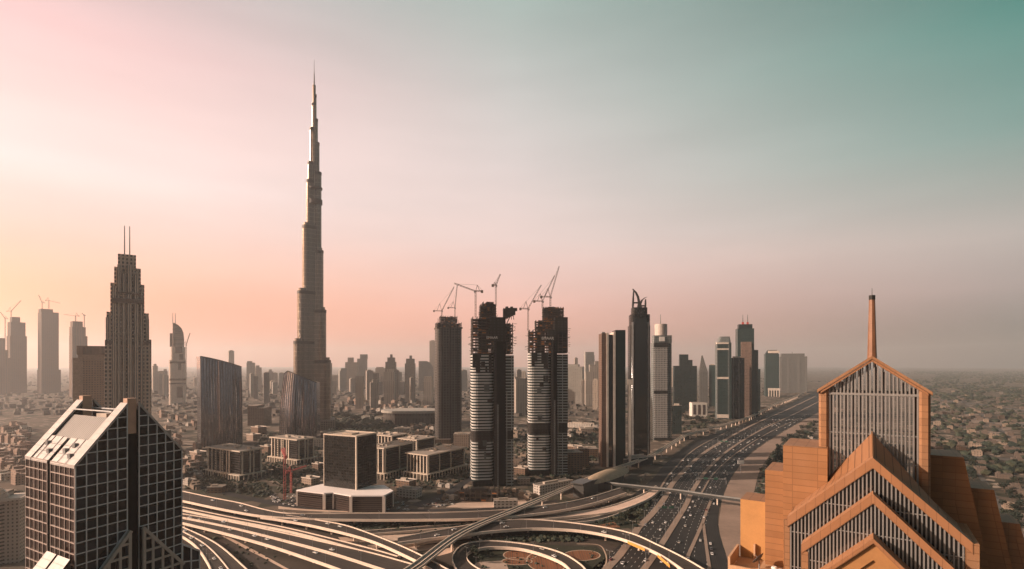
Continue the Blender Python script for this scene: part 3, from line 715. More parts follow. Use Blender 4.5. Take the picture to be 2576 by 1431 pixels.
S = Site(1733, 1778, 1850, 40, 14)
r = S.root('office_building', 'small white cube building with three dark window panels near the highway', 'building')
MB().prism(rect(-S.w / 2, S.w / 2, -S.d / 2, S.d / 2), 0, S.z(1013), 0, 1).build('body', [plain('white_wall', (.6, .57, .52), .7), roofm], r)
for fx in (-.33, -.02, .29):
    MB().box(S.w * fx - S.w * .09, S.w * fx + S.w * .09, -S.d / 2 - .5, 0, 8, S.z(1018)).build('window_panel', [glassm('panel_glass', (.06, .05, .05))], r)

# ------------------------------------------------------------------ hazy skyline behind
far = [facade('far_grey', (.34, .32, .29), (.20, .19, .175), 8, 7, .5, .6, .3, .7, .4), facade('far_tan', (.42, .35, .29), (.24, .20, .17), 9, 7, .5, .6, .3, .7, .4),  # pale buildings, lightened further so distance haze sits in the colour
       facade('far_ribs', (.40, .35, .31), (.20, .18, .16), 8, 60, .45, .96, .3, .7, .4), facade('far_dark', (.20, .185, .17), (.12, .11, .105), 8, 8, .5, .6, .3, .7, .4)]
BG = [
 ('pale slender tower with a plain top, alone above the left curved glass tower', 574, 589, 882, 2900, 1, ()),
 ('hazy slab with a notched top, just right of the left curved glass tower', 620, 642, 912, 2700, 2, ((622, 634, 908),)),
 ('hazy tower with a sloping top beside the notched slab', 641, 658, 924, 2800, 1, ((643, 652, 919),)),
 ('small hazy tower with a pointed cap left of the right curved glass tower', 671, 687, 934, 2900, 2, ((676, 683, 929),)),
 ('lower hazy block beside the small tower with pointed cap', 686, 699, 938, 2900, 1, ()),
 ('hazy block just left of the right curved glass tower', 702, 716, 938, 2600, 0, ()),
 ('hazy pale tower just right of the twin-mast tower', 382, 397, 920, 2600, 1, ((386, 393, 915),)),
 ('hazy pale block left of the quarter-dome tower', 402, 422, 933, 2700, 2, ((412, 419, 928),)),
 ('very faint hazy block left of the left curved glass tower', 487, 498, 950, 3000, 1, ()),
 ('slim grey tower touching the right foot of the needle skyscraper', 824, 835, 913, 2100, 0, ()),
 ('pale low hazy block right of the needle skyscraper', 834, 855, 945, 2900, 1, ()),
 ('grey tower with stepped left shoulder right of the needle skyscraper', 851, 871, 932, 2500, 0, ((856, 871, 926),)),
 ('broad tan tower with a square block on its roof', 868, 902, 911, 2700, 1, ((875, 889, 899),)),
 ('tall grey slab with a paler square top, highest in the hazy cluster', 898, 924, 902, 2800, 0, ((906, 924, 891),)),
 ('nearer tan tower with a pale flat cap in front of the tall grey slab', 894, 916, 950, 1950, 2, ((895, 914, 946),)),
 ('faint hazy block right of the tall grey slab', 925, 945, 935, 3000, 1, ()),
 ('nearer slim tan tower with a notched crown', 930, 951, 962, 1900, 2, ((936, 950, 954),)),
 ('wide tan block with an overhanging dark roof line', 944, 972, 926, 2600, 1, ((947, 964, 923),)),
 ('dark tower topped by a stepped pyramid and a small lantern', 969, 997, 910, 2300, 3, ((975, 993, 899), (981, 987, 891))),
 ('tan tower in front of the stepped-pyramid tower', 965, 994, 935, 2150, 2, ((972, 990, 928),)),
 ('green-grey block right of the stepped-pyramid tower', 992, 1011, 936, 2500, 0, ()),
 ('low grey hazy block between the two pyramid-topped towers', 1006, 1021, 962, 2500, 0, ()),
 ('slim dark tower with a stepped crown, right one of the two pyramid-topped towers', 1018, 1045, 914, 2300, 3, ((1022, 1042, 902), (1030, 1036, 894))),
 ('pale rib-fronted tower foot beside the slim stepped-crown tower', 1030, 1044, 950, 2250, 2, ()),
 ('nearer tan tower with a pale cap left of the netted tower', 1065, 1090, 952, 2000, 2, ((1067, 1088, 947),)),
 ('pale tall slab half hidden behind the netted tower', 1080, 1096, 857, 2900, 1, ()),
 ('grey block half hidden right of the netted tower', 1158, 1175, 931, 2500, 0, ()),
 ('tan slab between the tallest unfinished tower and the lettered one', 1293, 1323, 952, 1700, 2, ((1294, 1308, 948),)),
 ('faint block behind the slab between the unfinished towers', 1298, 1322, 938, 2800, 1, ()),
 ('wide grey-green block right of the lettered unfinished tower', 1424, 1469, 922, 2200, 0, ((1428, 1456, 916),)),
 ('thin tower behind the wide grey-green block', 1444, 1453, 900, 2900, 1, ()),
 ('grey tower with a flat overhanging cap left of the twin-slab tower', 1468, 1495, 893, 2600, 0, ((1470, 1492, 885),)),
 ('pale white tower with vertical ribs left of the twin-slab tower', 1470, 1507, 935, 2100, 2, ((1482, 1506, 917), (1496, 1506, 908))),
 ('short pale tower stub in front of the rib-fronted white tower', 1490, 1506, 955, 1900, 1, ()),
 ('faint pale tower behind the drum-topped tower', 1686, 1694, 925, 2900, 1, ()),
]
for lab, a, b, yt, Y, k, tr in BG:
    Y *= 1.45 if Y >= 2400 else 1.12
    simple_tower(lab, a, b, yt, Y, far[k], turn=random.choice((-8, 6, 12)), tiers=tr, group='hazy towers of the distant skyline')
rb = random.Random(19)
for k in range(46):
    a = rb.choice((rb.uniform(830, 1088), rb.uniform(830, 1088), rb.uniform(1292, 1318), rb.uniform(1424, 1500), rb.uniform(612, 712), rb.uniform(384, 420))); w_ = rb.uniform(9, 20)
    simple_tower('plain pale block blended into the hazy skyline', a, a + w_, rb.uniform(930, 966), rb.uniform(2300, 3900), far[rb.randrange(4)], turn=rb.choice((-8, 6, 12)), tiers=((a + w_ * .2, a + w_ * .7, 929),) if rb.random() < .0 else (), group='plain blocks of the hazy skyline')
S = Site(1053, 1090, 3600, 60, 0)
r = S.root('curved_top_tower', 'green-grey tower with a curved sloping shoulder left of the netted tower', 'tower', 'hazy towers of the distant skyline')
m = MB(); w = S.w
pts = [(-w / 2, S.z(908)), (w * .06, S.z(908)), (w * .22, S.z(911)), (w * .38, S.z(917)), (w * .5, S.z(926))]
f = [(-w / 2, 0)] + [(w / 2, 0)] + [(p[0], p[1]) for p in reversed(pts)]
m.face([(p[0], -30, p[1]) for p in f]); m.face([(p[0], 30, p[1]) for p in reversed(f)])
for p, q in zip(f, f[1:] + f[:1]): m.face([(q[0], -30, q[1]), (p[0], -30, p[1]), (p[0], 30, p[1]), (q[0], 30, q[1])])
m.build('body', [far[0]], r, recalc=True)
S = Site(623, 684, 1600, 60, -20)
r = S.root('office_building', 'dark brown stepped block among trees between the two curved glass towers', 'building')
dmb = facade('dark_brown_block', (.13, .10, .08), (.045, .038, .033), 5, 4.2, .6, .55)
MB().prism(rect(-S.w / 2, S.w * .05, -S.d / 2, S.d / 2), 0, S.z(1020), 0, 1).build('body', [dmb, roofm], r)
MB().prism(rect(S.w * .05, S.w / 2, -S.d / 2 - 4, S.d / 2), 0, S.z(1026), 0, 1).build('body', [dmb, roofm], r)
# ------------------------------------------------------------------ grey gabled building, lower left
r = thing('gabled_building', 'dark glass building with pale grid lines and steep twin gables at the lower left', 'building', (-171.5, 212, 0), math.atan2(.917, .40))
def D(s, t, z): return (s + .104 * t, .995 * t, z)
dg = facade('dark_facade_glass', (.006, .008, .010), (.008, .010, .013), 3.86, 4.37, 1.0, 1.0, .07, .2, 2.6)
dg2 = plain('sunset_tint_glass', (.030, .016, .014), .08, .1, .6, .1, .7)  # left-face glass: warm sunset reflection tinted into the colour
mul = plain('grey_mullion', (.62, .62, .62), .5, .2, .15)
panel = facade('pale_roof_panel', (.50, .46, .44), (.43, .395, .38), 3.2, 3.0, .93, .93, .5, .6, .12)
L_, T_, ZE, ZP, SL = 43.5, 44.7, 140.0, 162.8, 1.2
s0, s1 = 19.3, 24.2
def prof(s): return ZE + SL * min(s, L_ - s) if not (s0 < s < s1) else ZE + SL * s0
def quadD(m, a, b, c, d, mi=0): m.face([D(*a), D(*b), D(*c), D(*d)], mi)
# core volume
m = MB()
quadD(m, (0, 0, 0), (s0, 0, 0), (s0, 0, ZE), (0, 0, ZE)); quadD(m, (s1, 0, 0), (L_, 0, 0), (L_, 0, ZE), (s1, 0, ZE))
quadD(m, (L_, 0, 0), (L_, T_, 0), (L_, T_, ZE), (L_, 0, ZE)); quadD(m, (L_, T_, 0), (0, T_, 0), (0, T_, ZE), (L_, T_, ZE))
quadD(m, (0, T_, 0), (0, 24, 0), (0, 24, ZE), (0, T_, ZE), 1); quadD(m, (0, 21, 0), (0, 0, 0), (0, 0, ZE), (0, 21, ZE), 1)
m.build('glass_walls', [dg, dg2], r)
m = MB()
quadD(m, (s0, 1.6, 0), (s1, 1.6, 0), (s1, 1.6, 160), (s0, 1.6, 160)); quadD(m, (1.6, 24, 0), (1.6, 21, 0), (1.6, 21, ZE + 2), (1.6, 24, ZE + 2))
quadD(m, (s0, 0, 0), (s0, 1.6, 0), (s0, 1.6, 160), (s0, 0, 160)); quadD(m, (s1, 1.6, 0), (s1, 0, 0), (s1, 0, 160), (s1, 1.6, 160))
m.build('dark_slot', [plain('slot_black', (.008, .008, .008), .6, .2, .3, 0, .1)], r)
for t0, t1 in ((0, 5), (T_ - 5, T_)):
    m = MB()
    for a, b in ((0, s0), (s1, L_)):
        za, zb = prof(a), prof(b)
        if a == 0: pts = [(0, ZE), (s0, ZE), (s0, zb)]
        else: pts = [(s1, ZE), (L_, ZE), (s1, za)]
        m.face([D(s, t0, z) for s, z in pts]); m.face([D(s, t1, z) for s, z in reversed(pts)])
        se = s0 if a == 0 else s1
        quadD(m, (se, t0, ZE), (se, t1, ZE), (se, t1, prof(s0)), (se, t0, prof(s0)))
    m.build('gable_wall', [dg], r)
    m = MB()
    for sgn in (0, 1):
        a, b = (0, s0) if sgn == 0 else (L_, s1)
        za, zb = ZE + .2, ZE + SL * s0 + .2
        e = -.5 if sgn == 0 else .5
        top = [D(a + e, t0 - .5, za), D(a + e, t1 + .3, za), D(b, t1 + .3, zb), D(b, t0 - .5, zb)]
        if sgn: top = top[::-1]
        m.face(top[::-1] if sgn == 0 else top[::-1])
        lo = [(p[0], p[1], p[2] - 1.3) for p in top]
        for i in range(4): m.face([top[i], top[(i + 1) % 4], lo[(i + 1) % 4], lo[i]])
        m.face(lo)
    m.build('gable_coping', [panel], r, recalc=True)
    MB().box(D(s0 + .6, 0, 0)[0] + .104 * t0, D(s1 - .6, 0, 0)[0] + .104 * t0, .995 * (t0 + .8), .995 * (t0 + 3.6), 150, 165.2).build('lift_head', [plain('peach_plaster', (.55, .36, .26), .7, .2, .15)], r)
# mullion grid on the right-hand (gable) face and the left face
m = MB()
cols = [s0 * k / 5 for k in range(6)] + [s1 + (L_ - s1) * k / 5 for k in range(6)]
for s in cols: m.bar(D(s, -.15, 0), D(s, -.15, prof(min(max(s, .01), L_ - .01)) if not (s0 < s < s1) else 160), .38, .5, up=(0, 1, 0))
rows = [ZE + 4.37 * k for k in range(-32, 6)]
for z in rows:
    q = max(0, (z - ZE) / SL)
    if q < s0 - .5:
        m.bar(D(q, -.22, z), D(s0, -.22, z), .36, .38); m.bar(D(s1, -.22, z), D(L_ - q, -.22, z), .36, .38)
m.build('mullion_grid', [mul], r)
m = MB()
for k in range(6):
    for a, b in ((0, 21), (24, T_)):
        t = a + (b - a) * k / 5; m.bar(D(-.15, t, 0), D(-.15, t, ZE), .27, .3, up=(1, 0, 0))
for z in rows:
    if z <= ZE:
        for a, b in ((0, 21), (24, T_)): m.bar(D(-.22, a, z), D(-.22, b, z), .3, .36)
m.build('mullion_grid', [plain('sunlit_tint_mullion', (.42, .35, .32), .5, .2, .15)], r)  # warmer copy of the grid colour for the face towards the sun
# roof of the left slope: pale eaves panels, ribbed louvre slope, open plant deck
m = MB()
def slope(sa, sb, ta, tb, dz=0.0, mi=0, th=.7):
    za, zb = ZE + SL * sa + dz, ZE + SL * sb + dz
    top = [D(sa, tb, za), D(sa, ta, za), D(sb, ta, zb), D(sb, tb, zb)]; lo = [(p[0], p[1], p[2] - th) for p in top]
    m.face(top, mi, [(tb, sa * 1.56), (ta, sa * 1.56), (ta, sb * 1.56), (tb, sb * 1.56)])
    for i in range(4): m.face([top[(i + 1) % 4], top[i], lo[i], lo[(i + 1) % 4]], mi)
slope(-.4, 7.2, 5.3, 21); slope(-.4, 7.2, 24, T_ - 5.3)
m.build('eaves_roof', [panel], r)
m = MB(); slope(7.2, 15.4, 5.3, T_ - 5.3, -1.4)
m.build('louvre_roof', [facade('louvre_ribs', (.30, .285, .27), (.11, .105, .10), 1.5, 50, .45, 1.0, .5, .5, .2)], r)
m = MB(); m.box(15.5, 30, 6, 38, 140, 150.5)
m.box(L_ - 12, L_ - 1, 6, 38, 130, 149).build('plant_deck', [roofm], r)
MB().box(17.5, 23.5, 11, 18, 150.5, 158.5).box(24.2, 28.5, 9, 13, 150.5, 155.5).build('plant_box', [plain('plaster_box', (.55, .47, .40), .7)], r)
MB().bar((18, 8, 159.5), (20, 41, 159.5), .5).bar((26, 8, 159.5), (28, 41, 159.5), .5).build('roof_rail', [mul], r)
for k, (sa, ta) in enumerate(((2.0, 9), (3.2, 16), (2.4, 29), (4.6, 36), (5.0, 12))):
    p = D(sa, ta, ZE + SL * sa); MB().box(p[0] - .7, p[0] + .7, p[1] - .9, p[1] + .9, p[2] - .6, p[2] + 1.3).build('roof_vent', [grey], r)
m = MB()
for t in (8, 15, 28, 35): m.bar(D(-.3, t, ZE + .1), D(7.2, t, ZE + SL * 7.2 + .25), .18, .2)
for s_ in (2.4, 4.8):
    for ta, tb in ((5.4, 21), (24, T_ - 5.4)): m.bar(D(s_, ta, ZE + SL * s_ + .12), D(s_, tb, ZE + SL * s_ + .12), .16, .2)
m.build('roof_seams', [grey], r)
# lower gabled front on the right face
m = MB(); zl = 109.5; sp = 3.0
def lp(s): return zl - SL * max(s0 - s, s - s1, 0)
for a, b in ((-2, s0), (s1, L_ - 1)):
    pts = [(a, 0), (b, 0), (b, lp(b)), (a, lp(a))]
    m.face([D(s, -sp, z) for s, z in pts])
for a, b in ((-2, s0), (s1, L_ - 1)):
    quadD(m, (a, -sp, lp(a)), (b, -sp, lp(b)), (b, 0, lp(b)), (a, 0, lp(a)), 1)
quadD(m, (s0, -sp, 0), (s0, 0, 0), (s0, 0, zl), (s0, -sp, zl)); quadD(m, (s1, 0, 0), (s1, -sp, 0), (s1, -sp, zl), (s1, 0, zl))
m.build('lower_gable_wall', [dg, mul], r)
m = MB(); mg = plain('tan_frame', (.40, .36, .32), .55, .2, .15)
for a, b in ((-2, s0), (L_ - 1, s1)): m.bar(D(a, -sp - .3, lp(a)), D(b, -sp - .3, lp(b)), 1.2, 1.3)
for s in (s0 - .5, s1 + .5): m.bar(D(s, -sp - .3, 0), D(s, -sp - .3, zl), 1.2, 1.0, up=(0, 1, 0))
for k in range(1, 5):
    for s in (s0 - 4.3 * k, s1 + 4.3 * k): m.bar(D(s, -sp - .2, 0), D(s, -sp - .2, lp(s)), 1.0, .8, up=(0, 1, 0))
for k in range(1, 20):
    z = zl - 5.2 * k; q = (zl - z) / SL
    m.bar(D(max(-2, s0 - q), -sp - .25, z), D(s0, -sp - .25, z), .9, .9); m.bar(D(s1, -sp - .25, z), D(min(L_ - 1, s1 + q), -sp - .25, z), .9, .9)
m.build('lower_gable_frame', [mg], r)
# low end block behind the right edge
m = MB(); m.face([D(L_, 0, 96), D(L_, 0, 0), D(L_ + 9, 0, 0), D(L_ + 9, 0, 90)][::1])
m.prism([D(L_ + .2, .3, 0)[:2], D(L_ + 9, .3, 0)[:2], D(L_ + 9, 14, 0)[:2], D(L_ + .2, 14, 0)[:2]], 0, [96, 90, 90, 96], 0, 1)
m.build('end_block', [dg, roofm], r, weld=True)
m = MB()
for k in range(3): m.bar(D(L_ + .3 + 4.3 * k, -.1, 0), D(L_ + .3 + 4.3 * k, -.1, 96 - 2.8 * k), .6, .5, up=(0, 1, 0))
m.bar(D(L_, -.2, 96), D(L_ + 9, -.2, 90), .7, .8)
for k in range(1, 16): m.bar(D(L_, -.2, 92 - 4.4 * k), D(L_ + 9, -.2, 90 - 4.4 * k), .5, .5)
m.build('end_block_grid', [mul], r)
# lean-to pale roof on the left face
m = MB()
for ta, tb in ((-3, 7), (8.6, 16.8)):
    za, zb = 84.3, 104.7
    top = [D(-20, tb, za), D(-20, ta, za), D(-3, ta, zb), D(-3, tb, zb)]; lo = [(p[0], p[1], 0) for p in top]
    m.face(top, 0, [(tb, 0), (ta, 0), (ta, 26), (tb, 26)])
    for i in range(4): m.face([top[(i + 1) % 4], top[i], lo[i], lo[(i + 1) % 4]], 1)
m.build('lean_to_roof', [panel, dg2], r)

# ------------------------------------------------------------------ terracotta gabled tower, right foreground
r = thing('terracotta_tower', 'orange terracotta tower with stacked gables, silver fins and a spire in the right foreground', 'tower', (72.5, 108.5, 0), R(-33.2))
def tiles(name, col, pw, ph, var=.12, joint=.6, lw=.10):
    if name in MATS: return MATS[name]
    m = newmat(name)
    u = N('ShaderNodeUVMap'); s = N('ShaderNodeSeparateXYZ'); nt.links.new(u.outputs[0], s.inputs[0])
    U = M('ADD', M('DIVIDE', s.outputs[0], pw), 500.0); V = M('ADD', M('DIVIDE', s.outputs[1], ph), 500.0)
    j = M('MAXIMUM', M('LESS_THAN', M('FRACT', U), lw / pw * 1.5), M('LESS_THAN', M('FRACT', V), lw / ph * 1.5))
    cv = N('ShaderNodeCombineXYZ'); nt.links.new(M('FLOOR', U), cv.inputs[0]); nt.links.new(M('FLOOR', V), cv.inputs[1])
    wn = N('ShaderNodeTexWhiteNoise'); wn.noise_dimensions = '2D'; nt.links.new(cv.outputs[0], wn.inputs['Vector'])
    c = mixc(wn.outputs[0], sc3(col, 1 - var), sc3(col, 1 + var))
    c = mixc(M('MULTIPLY', noise(.5, 6, stretch=(1, 1, .12)), .6), c, sc3(col, .62))
    c = mixc(M('MULTIPLY', M('SUBTRACT', noise(.09, 3), .45), 1.2, True), c, (min(1, col[0] * 1.1), col[1] * 1.3, col[2] * 1.7, 1))
    c = mixc(j, c, sc3(col, joint))
    b = bs(c, .55, 0, .35)
    bp = N('ShaderNodeBump'); bp.inputs['Strength'].default_value = .35; bp.inputs['Distance'].default_value = .05; bp.invert = True
    nt.links.new(j, bp.inputs['Height']); nt.links.new(bp.outputs[0], b.inputs['Normal'])
    finish(b); MATS[name] = m
    return m
TC = (.32, .165, .082)
clad = tiles('terracotta_panels', TC, 2.6, 1.45)
cladb = tiles('terracotta_fascia', (.35, .17, .082), 2.4, 9, .08)
cladr = tiles('terracotta_roof', (.31, .15, .072), 1.9, 30, .08, .38, .15)
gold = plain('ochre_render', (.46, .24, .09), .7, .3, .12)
fin = plain('silver_fin', (.30, .29, .28), .4, .5, .12, .35, .5)
tglass = plain('tower_glass', (.018, .020, .022), .06, .6, .5, 0, .9)
def band(m, W_, za, ze, h, d0, d1, mi=0):
    """inverted-V slab following a gable"""
    for sg in (-1, 1):
        A, B = (sg * W_, ze), (0, za)
        q = [(A[0], d0, A[1]), (B[0], d0, B[1]), (B[0], d1, B[1]), (A[0], d1, A[1])]
        lo = [(x, y, z - h) for x, y, z in q]; L = math.hypot(W_, za - ze)
        m.face(q, mi, [(0, 0), (L, 0), (L, d1 - d0), (0, d1 - d0)])
        m.face(lo[::-1], mi)
        for i in range(4):
            j = (i + 1) % 4; l = L if i % 2 == 0 else d1 - d0
            m.face([q[i], lo[i], lo[j], q[j]], mi, [(0, h), (0, 0), (l, 0), (l, h)])
def gz(w, za, ze, W_): return za - (za - ze) * abs(w) / W_
def gable(W_, za, ze, d0, d1, h, ztop_next, nf, over=.6, fd=.35):
    m = MB(); band(m, W_, za, ze, h, d0 - over, d0 + 2.6); m.build('gable_fascia', [cladb], r, recalc=True)
    m = MB(); pts = [(-W_ + .3, 0), (W_ - .3, 0), (W_ - .3, ze - .4), (0, za - .4), (-W_ + .3, ze - .4)]
    m.face([(x, d0, z) for x, z in pts]); m.build('glass_front', [tglass], r)
    m = MB()
    for k in range(nf + 1):
        w = -W_ + .7 + (2 * W_ - 1.4) * k / nf
        m.box(w - .13, w + .13, d0 - fd, d0 - .06, 60, gz(w, za, ze, W_) - h + .1)
    m.build('fin_screen', [fin], r)
    for k in range(9):
        z = ze - 3 - 7.5 * k; MB().box(-W_ + .4, W_ - .4, d0 - .22, d0 - .04, z - .1, z + .1).build('transom', [fin], r)
    z = ze + 4; wq = W_ * (za - z) / (za - ze) - 1.5; MB().box(-wq, wq, d0 - .22, d0 - .04, z - .1, z + .1).build('transom', [fin], r)
gable(15.4, 161.2, 146.9, 0, 15, 2.1, 0, 43)
gable(12.35, 154.8, 142.7, -4, 0, 1.9, 0, 37)
# side walls and roof of the first gable volume
m = MB()
m.prism(rect(-15.4, -14.9, .3, 15), 0, 146.5, 0, 0); m.prism(rect(14.3, 16.3, -.5, 15), 0, 146.8, 0, 0)
m.prism(rect(-16.0, -14.9, -.4, .3), 0, 146.3, 0, 0)
m.build('side_pier', [clad], r)
m = MB()
for sg in (-1, 1):
    q = [(sg * 15.2, 2.4, 146.4), (0, 2.4, 160.6), (0, 15.1, 164.6), (sg * 10.2, 15.1, 151.4)]
    if sg > 0: q = q[::-1]
    L = 20.0
    uv = [(0, 0), (L, 0), (L, 14), (5, 14)]
    m.face(q[::-1], 0, uv[::-1] if sg < 0 else uv)
    q2 = [(sg * 15.2, 2.4, 146.4), (sg * 10.2, 15.1, 151.4), (sg * 15.2, 15.1, 146.4)]
    m.face(q2 if sg > 0 else q2[::-1], 0)
m.build('tiled_roof', [cladr], r, recalc=True)
MB().bar((0, 2.4, 160.75), (0, 15, 164.75), .25, .25).build('ridge_cap', [clad], r)
# second gable: roof strip, piers
m = MB(); band(m, 12.3, 154.5, 142.4, .5, -3.4, 0.0); m.build('gable_roof', [clad], r, recalc=True)
for sg in (-1, 1):
    MB().prism(rect(sg * 11.75 - .65, sg * 11.75 + .65, -4.5, 0), 0, 141.4, 0, 0).build('side_pier', [clad], r)
# third gable: solid, with a nested dark window
m = MB(); band(m, 10.2, 147.2, 137.2, .9, -8.6, -4.0); m.build('gable_fascia', [cladb], r, recalc=True)
gb = plain('ochre_gable_wall', (.36, .18, .07), .65, .3, .12)
m = MB()
def vwall(Wo, zo, eo, Wi, zi, ei, d):
    for sg in (-1, 1):
        q = [(sg * Wo, d, eo), (0, d, zo), (0, d, zi), (sg * Wi, d, ei)]
        m.face(q if sg < 0 else q[::-1])
vwall(10.0, 146.5, 136.7, 7.0, 143.0, 136.0, -8.0); vwall(7.0, 143.0, 136.0, 3.6, 140.4, 136.8, -7.5)
for sg in (-1, 1):
    m.face([(sg * 7, -8, 136.0), (0, -8, 143.0), (0, -7.5, 143.0), (sg * 7, -7.5, 136.0)])
    m.prism(rect(sg * 6.8 - 3.2, sg * 6.8 + 3.2, -8.0, -4), 0, 136.0, 0, 0)
m.build('gable_wall', [gb], r, recalc=True)
m = MB(); m.face([(-4, -7.2, 100), (4, -7.2, 100), (4, -7.2, 137), (0, -7.2, 141), (-4, -7.2, 137)]); m.build('gable_window', [tglass], r)
# wings stepping down on both sides
for sg in (-1, 1):
    fl = 0 if sg < 0 else 1
    def wing(name, wi, wo, d0, d1, zt, flare, mat):
        zl = 100.0
        def at(z): return wo + flare * fl * (zt - z)
        a, b = (wi, at(zt)); A, B = (wi, at(zl))
        top = [(sg * a, d0), (sg * b, d0), (sg * b, d1), (sg * a, d1)]; bot = [(sg * A, d0), (sg * B, d0), (sg * B, d1), (sg * A, d1)]
        if sg < 0: top, bot = top[::-1], bot[::-1]
        mm = MB().prism(bot, zl, zt, 0, 1, top=top); mm.prism(bot, 0, zl, 0, 0)
        mm.build(name, [mat, clad], r)
    wing('side_wing', 8.5, 17.6 if sg < 0 else 16.7, 12 if sg < 0 else 22, 27 if sg < 0 else 33, 160.7 if sg < 0 else 159.6, .18, tiles('terracotta_wall', (.33, .158, .068), 5.2, 1.5, .14, .66))
    wing('lower_wing', 17.55 if sg < 0 else 15, 21.7 if sg < 0 else 22.3, 13.4 if sg < 0 else 26, 26 if sg < 0 else 36, 154.2 if sg < 0 else 152.4, .18, tiles('terracotta_wall', (.33, .158, .068), 5.2, 1.5, .14, .66))
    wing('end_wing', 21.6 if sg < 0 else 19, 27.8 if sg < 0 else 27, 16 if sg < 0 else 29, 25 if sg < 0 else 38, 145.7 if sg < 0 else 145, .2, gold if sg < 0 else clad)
# tower with open fin screens
m = MB()
for sg in (-1, 1):
    m.prism(rrect(sg * 9.4 - 1.0, sg * 9.4 + 1.0, 14.4, 16.6, .45, 1), 0, 174.2, 0, 0)
    m.prism(rrect(sg * 9.4 - 1.0, sg * 9.4 + 1.0, 24.4, 26.6, .45, 1), 0, 174.2, 0, 0)
m.build('corner_pier', [clad], r)
m = MB()
for sg in (-1, 1): m.prism(rect(sg * 9.75 - .35, sg * 9.75 + .35, 16.5, 24.5), 0, 173.4, 0, 0)
m.build('side_wall', [clad], r)
MB().box(-10.41, -10.3, 15.2, 15.9, 157, 167).build('slit_window', [dark], r)
m = MB(); band(m, 10.7, 181.8, 174.0, .75, 13.8, 27.2); m.build('gable_roof', [clad], r, recalc=True)
m = MB(); band(m, 10.0, 181.0, 173.7, .55, 13.95, 15.0); m.build('gable_fascia', [cladb], r, recalc=True)
for dd in (15.2, 25.6):
    m = MB()
    for k in range(24 if dd < 20 else 12):
        w = -8.2 + 16.4 * k / (23 if dd < 20 else 11); m.box(w - .15, w + .15, dd - .2, dd + .35, 140, gz(w, 181.0, 173.7, 10) - .4)
    m.build('fin_screen', [fin], r)
    MB().box(-8.5, 8.5, dd - .3, dd + .5, 172.9, 173.4).build('cross_beam', [fin], r)
    for z in (164.2, 158, 151.6): MB().box(-8.5, 8.5, dd - .1, dd + .25, z - .11, z + .11).build('transom', [fin], r)
m = MB()
for k in range(10):
    w = -7.4 + 14.8 * k / 9; z = gz(w, 181, 173.7, 10) - 1.0
    m.box(w - .25, w + .25, 18.6, 19.2, 173.4, z)
m.box(-8, 8, 18.7, 19.1, 173.2, 173.9); m.build('inner_screen', [fin], r)
MB().box(-8.6, 8.6, 16.8, 24.4, 139, 149.6).build('plant_floor', [plain('plant_floor', (.10, .085, .075), .8)], r)
MB().box(2.0, 6.2, 18, 22, 149.6, 161.5).box(-5.5, -2.5, 19, 22, 149.6, 156).build('plant_box', [plain('plaster_box', (.55, .47, .40), .7)], r)
m = MB().tube((0, 15.4, 180.6), (0, 15.4, 194.4), .92, .58, 8); m.build('spire', [plain('spire_bronze', (.22, .105, .055), .5, .4, .3)], r)
MB().tube((0, 15.4, 194.4), (0, 15.4, 195.4), .62, .62, 8).tube((0, 15.4, 195.4), (0, 15.4, 197.0), .06, .04, 5).build('spire_tip', [dark], r)
# roof terrace on the left with parapet
m = MB(); m.box(-28.6, -16.2, 5, 15.9, 0, 131.2); m.box(-28.6, -28.1, 5, 15.9, 131.2, 134.2); m.box(-28.1, -16.2, 5, 5.5, 131.2, 132.3)
m.box(-24.6, -24.2, 15.0, 15.9, 131.2, 135.0); m.build('roof_terrace', [plain('terrace_wall', (.52, .33, .20), .75, .3, .15)], r)
dsh = thing('satellite_dish', 'dark satellite dish on the roof terrace of the orange tower', 'satellite dish', tuple(r.matrix_basis @ Vector((-22.4, 9.2, 131.2))), R(-33.2))
m = MB(); n = 16
ax = Vector((-.75, .2, .62)).normalized(); a = ax.cross(Vector((0, 0, 1))).normalized(); b = a.cross(ax)
c0 = Vector((0, 0, 2.3))
for k in range(n):
    t0, t1 = 2 * math.pi * k / n, 2 * math.pi * (k + 1) / n
    for (ra, ha), (rb, hb) in (((0, 0), (.9, .12)), ((.9, .12), (1.7, .45))):
        P = lambda rr, hh, t: c0 + (a * math.cos(t) + b * math.sin(t)) * rr + ax * hh
        m.face([P(ra, ha, t0), P(rb, hb, t0), P(rb, hb, t1), P(ra, ha, t1)])
mm_ = m.build('reflector', [plain('dish_grey', (.09, .075, .07), .5)], dsh, weld=True)
sm = mm_.modifiers.new('thickness', 'SOLIDIFY'); sm.thickness = .08
MB().tube((0, 0, 0), (0, 0, 2.2), .16, .12, 8).tube(c0 + ax * .1, c0 + ax * 1.5, .05, .05, 6).build('mount', [grey], dsh)
for i, (w, d) in enumerate(((-19.0, 8.2), (-17.6, 7.2))):
    o = thing('roof_fan', ('larger round white roof fan beside the satellite dish', 'smaller round white roof fan at the edge of the terrace')[i], 'roof fan', tuple(r.matrix_basis @ Vector((w, d, 131.2))), 0)
    MB().tube((0, 0, 0), (0, 0, 1.2), .5 - .1 * i, .5 - .1 * i, 12).tube((0, 0, 1.2), (0, 0, 1.6), .75 - .15 * i, .5 - .1 * i, 12).build('fan_cowl', [white], o)
    MB().box(-.6, .6, -.6, .6, 0, .25).build('base_plate', [grey], o)

